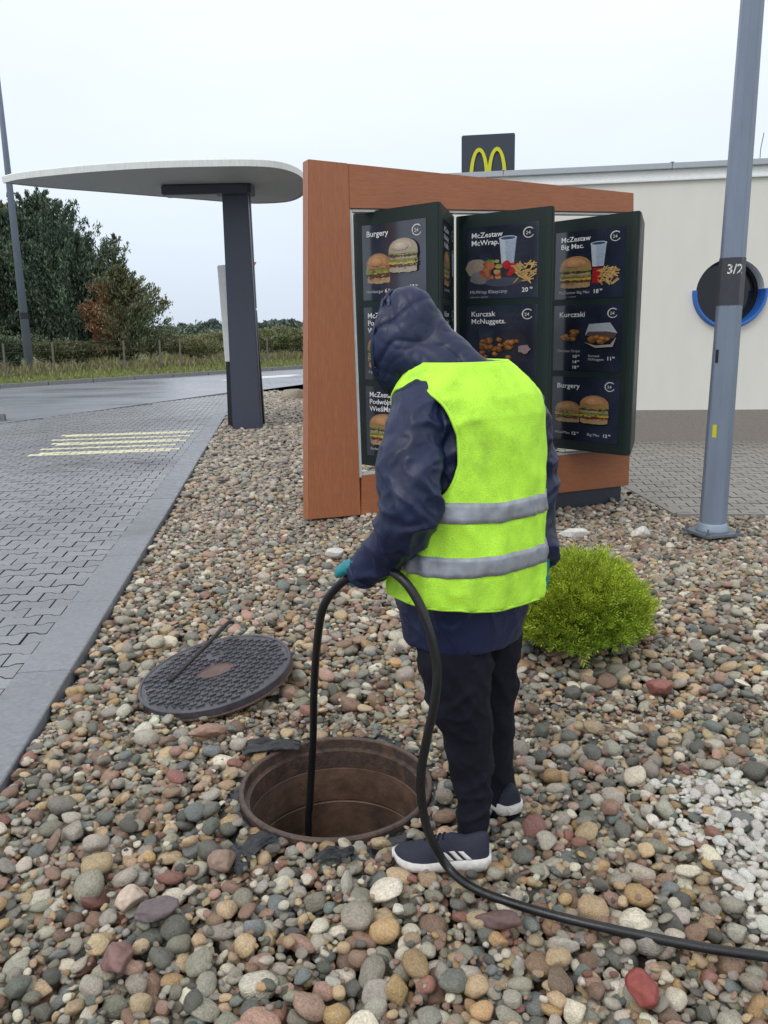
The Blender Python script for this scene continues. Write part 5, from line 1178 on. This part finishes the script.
for zc_, hw_ in ((at(468, 512, 2.10).z, .0265), (at(460, 564, 2.10).z, .0265)):
    b = MB(); rings = []
    for j in range(0, 141):
        th = math.radians(270+12)+math.radians(336)*j/140; zz_ = zc_+.012*math.cos(th-math.radians(150))*-.6+.005*mn.noise(Vector((th*1.5, zc_*9, 0)))
        rings.append([tpt(z, th, voff(z, th)+.0045+e_o) for z, e_o in ((zz_-hw_, .0), (zz_-hw_*.5, .0015), (zz_, .0018), (zz_+hw_*.5, .0015), (zz_+hw_, 0))])
    keep = [not (hole(zc_, (math.radians(282)+math.radians(336)*j/140) % (2*math.pi))) for j in range(141)]
    run = []
    for j in range(141):
        if keep[j]: run.append(rings[j])
        if (not keep[j] or j == 140) and len(run) > 1: b.loft(run, False, False)
        if not keep[j]: run = []
    me = evalmesh(b.mesh('reflective_stripe', off), [('SOLIDIFY', dict(thickness=.003, offset=0.))], 'reflective_stripe'); link('reflective_stripe', me, 'stripe', vest, True)
# shoes
def shoe(heel, toe, lift=0., flip=1, heelup=0.):
    X = (toe-heel); X.z = 0; L_ = X.length; X.normalize(); Y_ = Vector((-X.y, X.x, 0))*flip; Z_ = Vector((0, 0, 1))
    def P(x, y, z):
        z2 = z+lift+heelup*(1-min(1, x/(L_*.7)))**1.0; return Vector((heel.x, heel.y, 0))+X*x+Y_*y+Z_*z2
    k = L_/.285
    xs = [0, .008, .03, .07, .11, .15, .19, .225, .255, .275, .285]; wi = [.020, .032, .038, .039, .037, .040, .046, .047, .040, .026, .008]; cy = [0, 0, 0, 0, .002, .004, .005, .003, -.001, -.004, -.006]
    topz = [.088, .104, .102, .088, .098, .088, .072, .060, .052, .044, .034]; solt = [.040, .040, .038, .035, .031, .028, .026, .026, .027, .029, .031]; solb = [.012, .006, .002, 0, 0, 0, 0, 0, .003, .009, .014]
    fs = lambda a, x: interp([q*k for q in xs], a, x)
    n = 24; b = MB(); rings = []
    for i in range(31):
        x = L_*(.5-.5*math.cos(math.pi*i/30)); w, c, tz_, st_ = fs(wi, x)+.001, fs(cy, x), fs(topz, x), fs(solt, x)-.004; r = []
        for j in range(n):
            a = 2*math.pi*j/n; cy_ = math.cos(a); sz_ = math.sin(a)
            top = max(0, sz_)**.75; nar = 1-.42*top*(1 if x < .13*k else .75)
            r.append(P(x, c+w*cy_*nar if sz_ > 0 else c+w*cy_, st_+(tz_-st_)*top if sz_ > 0 else st_+.008*sz_))
        rings.append(r)
    b.loft(rings); root = remesh(b, .0045, 3, 'shoe', 'shoe_blue', pr_)
    b = MB(); rings = []
    for i in range(33):
        x = -.006+(L_+.012)*(.5-.5*math.cos(math.pi*i/32)); xx = min(L_, max(0, x)); w, c, t_, bo = fs(wi, xx)+.006, fs(cy, xx), fs(solt, xx), fs(solb, xx)
        if i in (0, 32): w *= .5
        rings.append([P(x, c-w*.96, bo), P(x, c-w*1.03, bo+(t_-bo)*.45), P(x, c-w*.98, t_), P(x, c-w*.55, t_+.001), P(x, c+w*.55, t_+.001), P(x, c+w*.98, t_), P(x, c+w*1.03, bo+(t_-bo)*.45), P(x, c+w*.96, bo), P(x, c, bo-.002)])
    b.loft(rings); b.build('sole', 'sole', root, True, fix=True)
    # three slanted side stripes
    for i in range(3):
        b = MB(); x0 = (.050+.027*i)*k; rr = []
        for q in range(7):
            t = .6*q/6; x = x0+.042*t; 
            for sgn in (1,):
                rr_ = []
                for dx_ in (0, .0155):
                    xx = x+dx_; w, c, tz_, st_ = fs(wi, xx), fs(cy, xx), fs(topz, xx), fs(solt, xx)-.004; zz = st_+.006+(tz_-st_)*.62*t
                    tp = min(1, (zz-st_)/(tz_-st_)); sz_ = tp**(1/.75); a = math.asin(min(1, sz_)); nar = 1-.42*tp*(1 if xx < .13*k else .75)
                    rr_.append(P(xx, c+(w*math.cos(a)*nar+.0032), zz))
                rr.append(rr_)
        b.loft(rr, False, False); me = evalmesh(b.mesh('side_stripe', off), [('SOLIDIFY', dict(thickness=.0016, offset=0.))], 'side_stripe'); link('side_stripe', me, 'sole', root, True)
    b = MB()
    for i in range(5):
        x = (.135+.014*i)*k; tz_ = fs(topz, x)+.001; b.tube([P(x-.004, -.016, tz_-.009), P(x, 0, tz_), P(x+.003, .018, tz_-.009)], .0026, 6)
    b.build('laces', 'trousers', root, True)
hy = gp(450, 871, .01).y+.047
shoe(Vector((at(489, 850, hy-.01).x, hy-.012, 0)), Vector((at(394, 850, hy+.01).x, hy+.012, 0)), .006, 1)
h2 = gp(517, 824, .01); shoe(Vector((h2.x, h2.y+.045, 0)), Vector((h2.x-.12, h2.y+.265, 0)), .008, 1)
# hose
HP = [at(309, 870, 2.52)+Vector((0, 0, -.9)), at(309, 850, 2.51), at(310, 800, 2.50), at(313, 740, 2.47), at(314, 690, 2.40), at(317, 645, 2.31), at(323, 608, 2.235), at(338, 586, 2.20), at(354, 575, 2.17), at(370, 567, 2.14), at(388, 570, 2.09), at(405, 582, 2.045),
      at(420, 605, 2.02), at(431, 635, 2.0), at(437, 668, 1.99), at(435, 700, 1.985), at(427, 738, 1.99), at(421, 775, 2.0), at(423, 810, 2.01), at(431, 838, 2.01), gp(447, 866, .055), gp(470, 886, .036), gp(505, 901, .03), gp(560, 917, .032), gp(620, 931, .034), gp(700, 947, .033), gp(768, 957, .034), gp(860, 972, .034), gp(1100, 985, .034)]
hp_ = catmull(HP, 8); b = MB(); b.tube(hp_, .0122, 14); ho = b.build('hose', 'hose', None, True); tag(ho, 'long black rubber hose running from the manhole through the worker\'s hand across the stones', 'hose')
# gloves
hc_ = at(354, 575, 2.17); hd_ = (at(338, 586, 2.20)-at(370, 567, 2.14)).normalized(); wr = at(364, 571, 2.165)
upv = Vector((.12, -.35, .93)); upv = (upv-hd_*upv.dot(hd_)).normalized(); sdv = hd_.cross(upv).normalized()
if sdv.y < 0: sdv = -sdv     # away from the camera
b = MB()
def hw2(t, a, r): return hc_+hd_*t+(upv*math.cos(a)+sdv*math.sin(a))*r
kn = .0122+.011
b.loft([[wr+(hc_+upv*.028-wr)*t+(hd_*(-.0)+upv*(.021*math.sin(2*math.pi*j/14))+sdv*(.034*math.cos(2*math.pi*j/14))) for j in range(14)] for t in (-.6, .2, .8)])
b.loft([[hc_+hd_*t+upv*(.030)+upv*(.017*r_*math.sin(2*math.pi*j/14))+sdv*(.028*r_*math.cos(2*math.pi*j/14)) for j in range(14)] for t, r_ in ((-.040, .75), (-.02, 1), (.02, 1.02), (.036, .8))])
for i, (t, ln) in enumerate(((-.034, 3.5), (-.012, 3.9), (.010, 3.7), (.031, 3.2))):
    b.tube([hw2(t, a, kn+(.008 if a < .5 else 0)) for a in np.linspace(.15, ln, 10)], [.0105]*4+[.0098]*3+[.009, .0085, .0075], 10)
b.tube([hw2(-.046, -.3, kn+.012), hw2(-.036, -.9, kn+.006), hw2(-.022, -1.5, kn+.001), hw2(-.008, -2.2, kn)], [.014, .0125, .0115, .009], 10)
remesh(b, .0032, 2, 'glove', 'glove', pr_, lambda p: .0012*mn.noise(p*70))
# right hand hangs beside the vest hem, fingers slightly curled
b = MB(); wq = at(540, 549, 2.35); dn = Vector((-.06, .05, -1)).normalized(); fw = Vector((-.85, .5, -.1)).normalized(); sd2 = dn.cross(fw).normalized()
b.tube([wq-dn*.03, wq+dn*.01, wq+dn*.045, wq+dn*.085], [.034, .031, .036, .030], 12, sq=.75)
for i, (o_, ln) in enumerate(((-.027, .066), (-.009, .076), (.009, .072), (.026, .058))):
    s0_ = wq+dn*.078+fw*o_; b.tube([s0_, s0_+dn*ln*.45-sd2*.006, s0_+dn*ln*.8-sd2*.022, s0_+dn*ln*.92-sd2*.040], [.0105, .010, .0092, .0075], 9)
s0_ = wq+dn*.03+fw*.028; b.tube([s0_, s0_+dn*.03+fw*.022-sd2*.01, s0_+dn*.058+fw*.026-sd2*.022], [.014, .012, .0095], 9)
remesh(b, .0035, 2, 'glove', 'glove', pr_, lambda p: .0012*mn.noise(p*70))
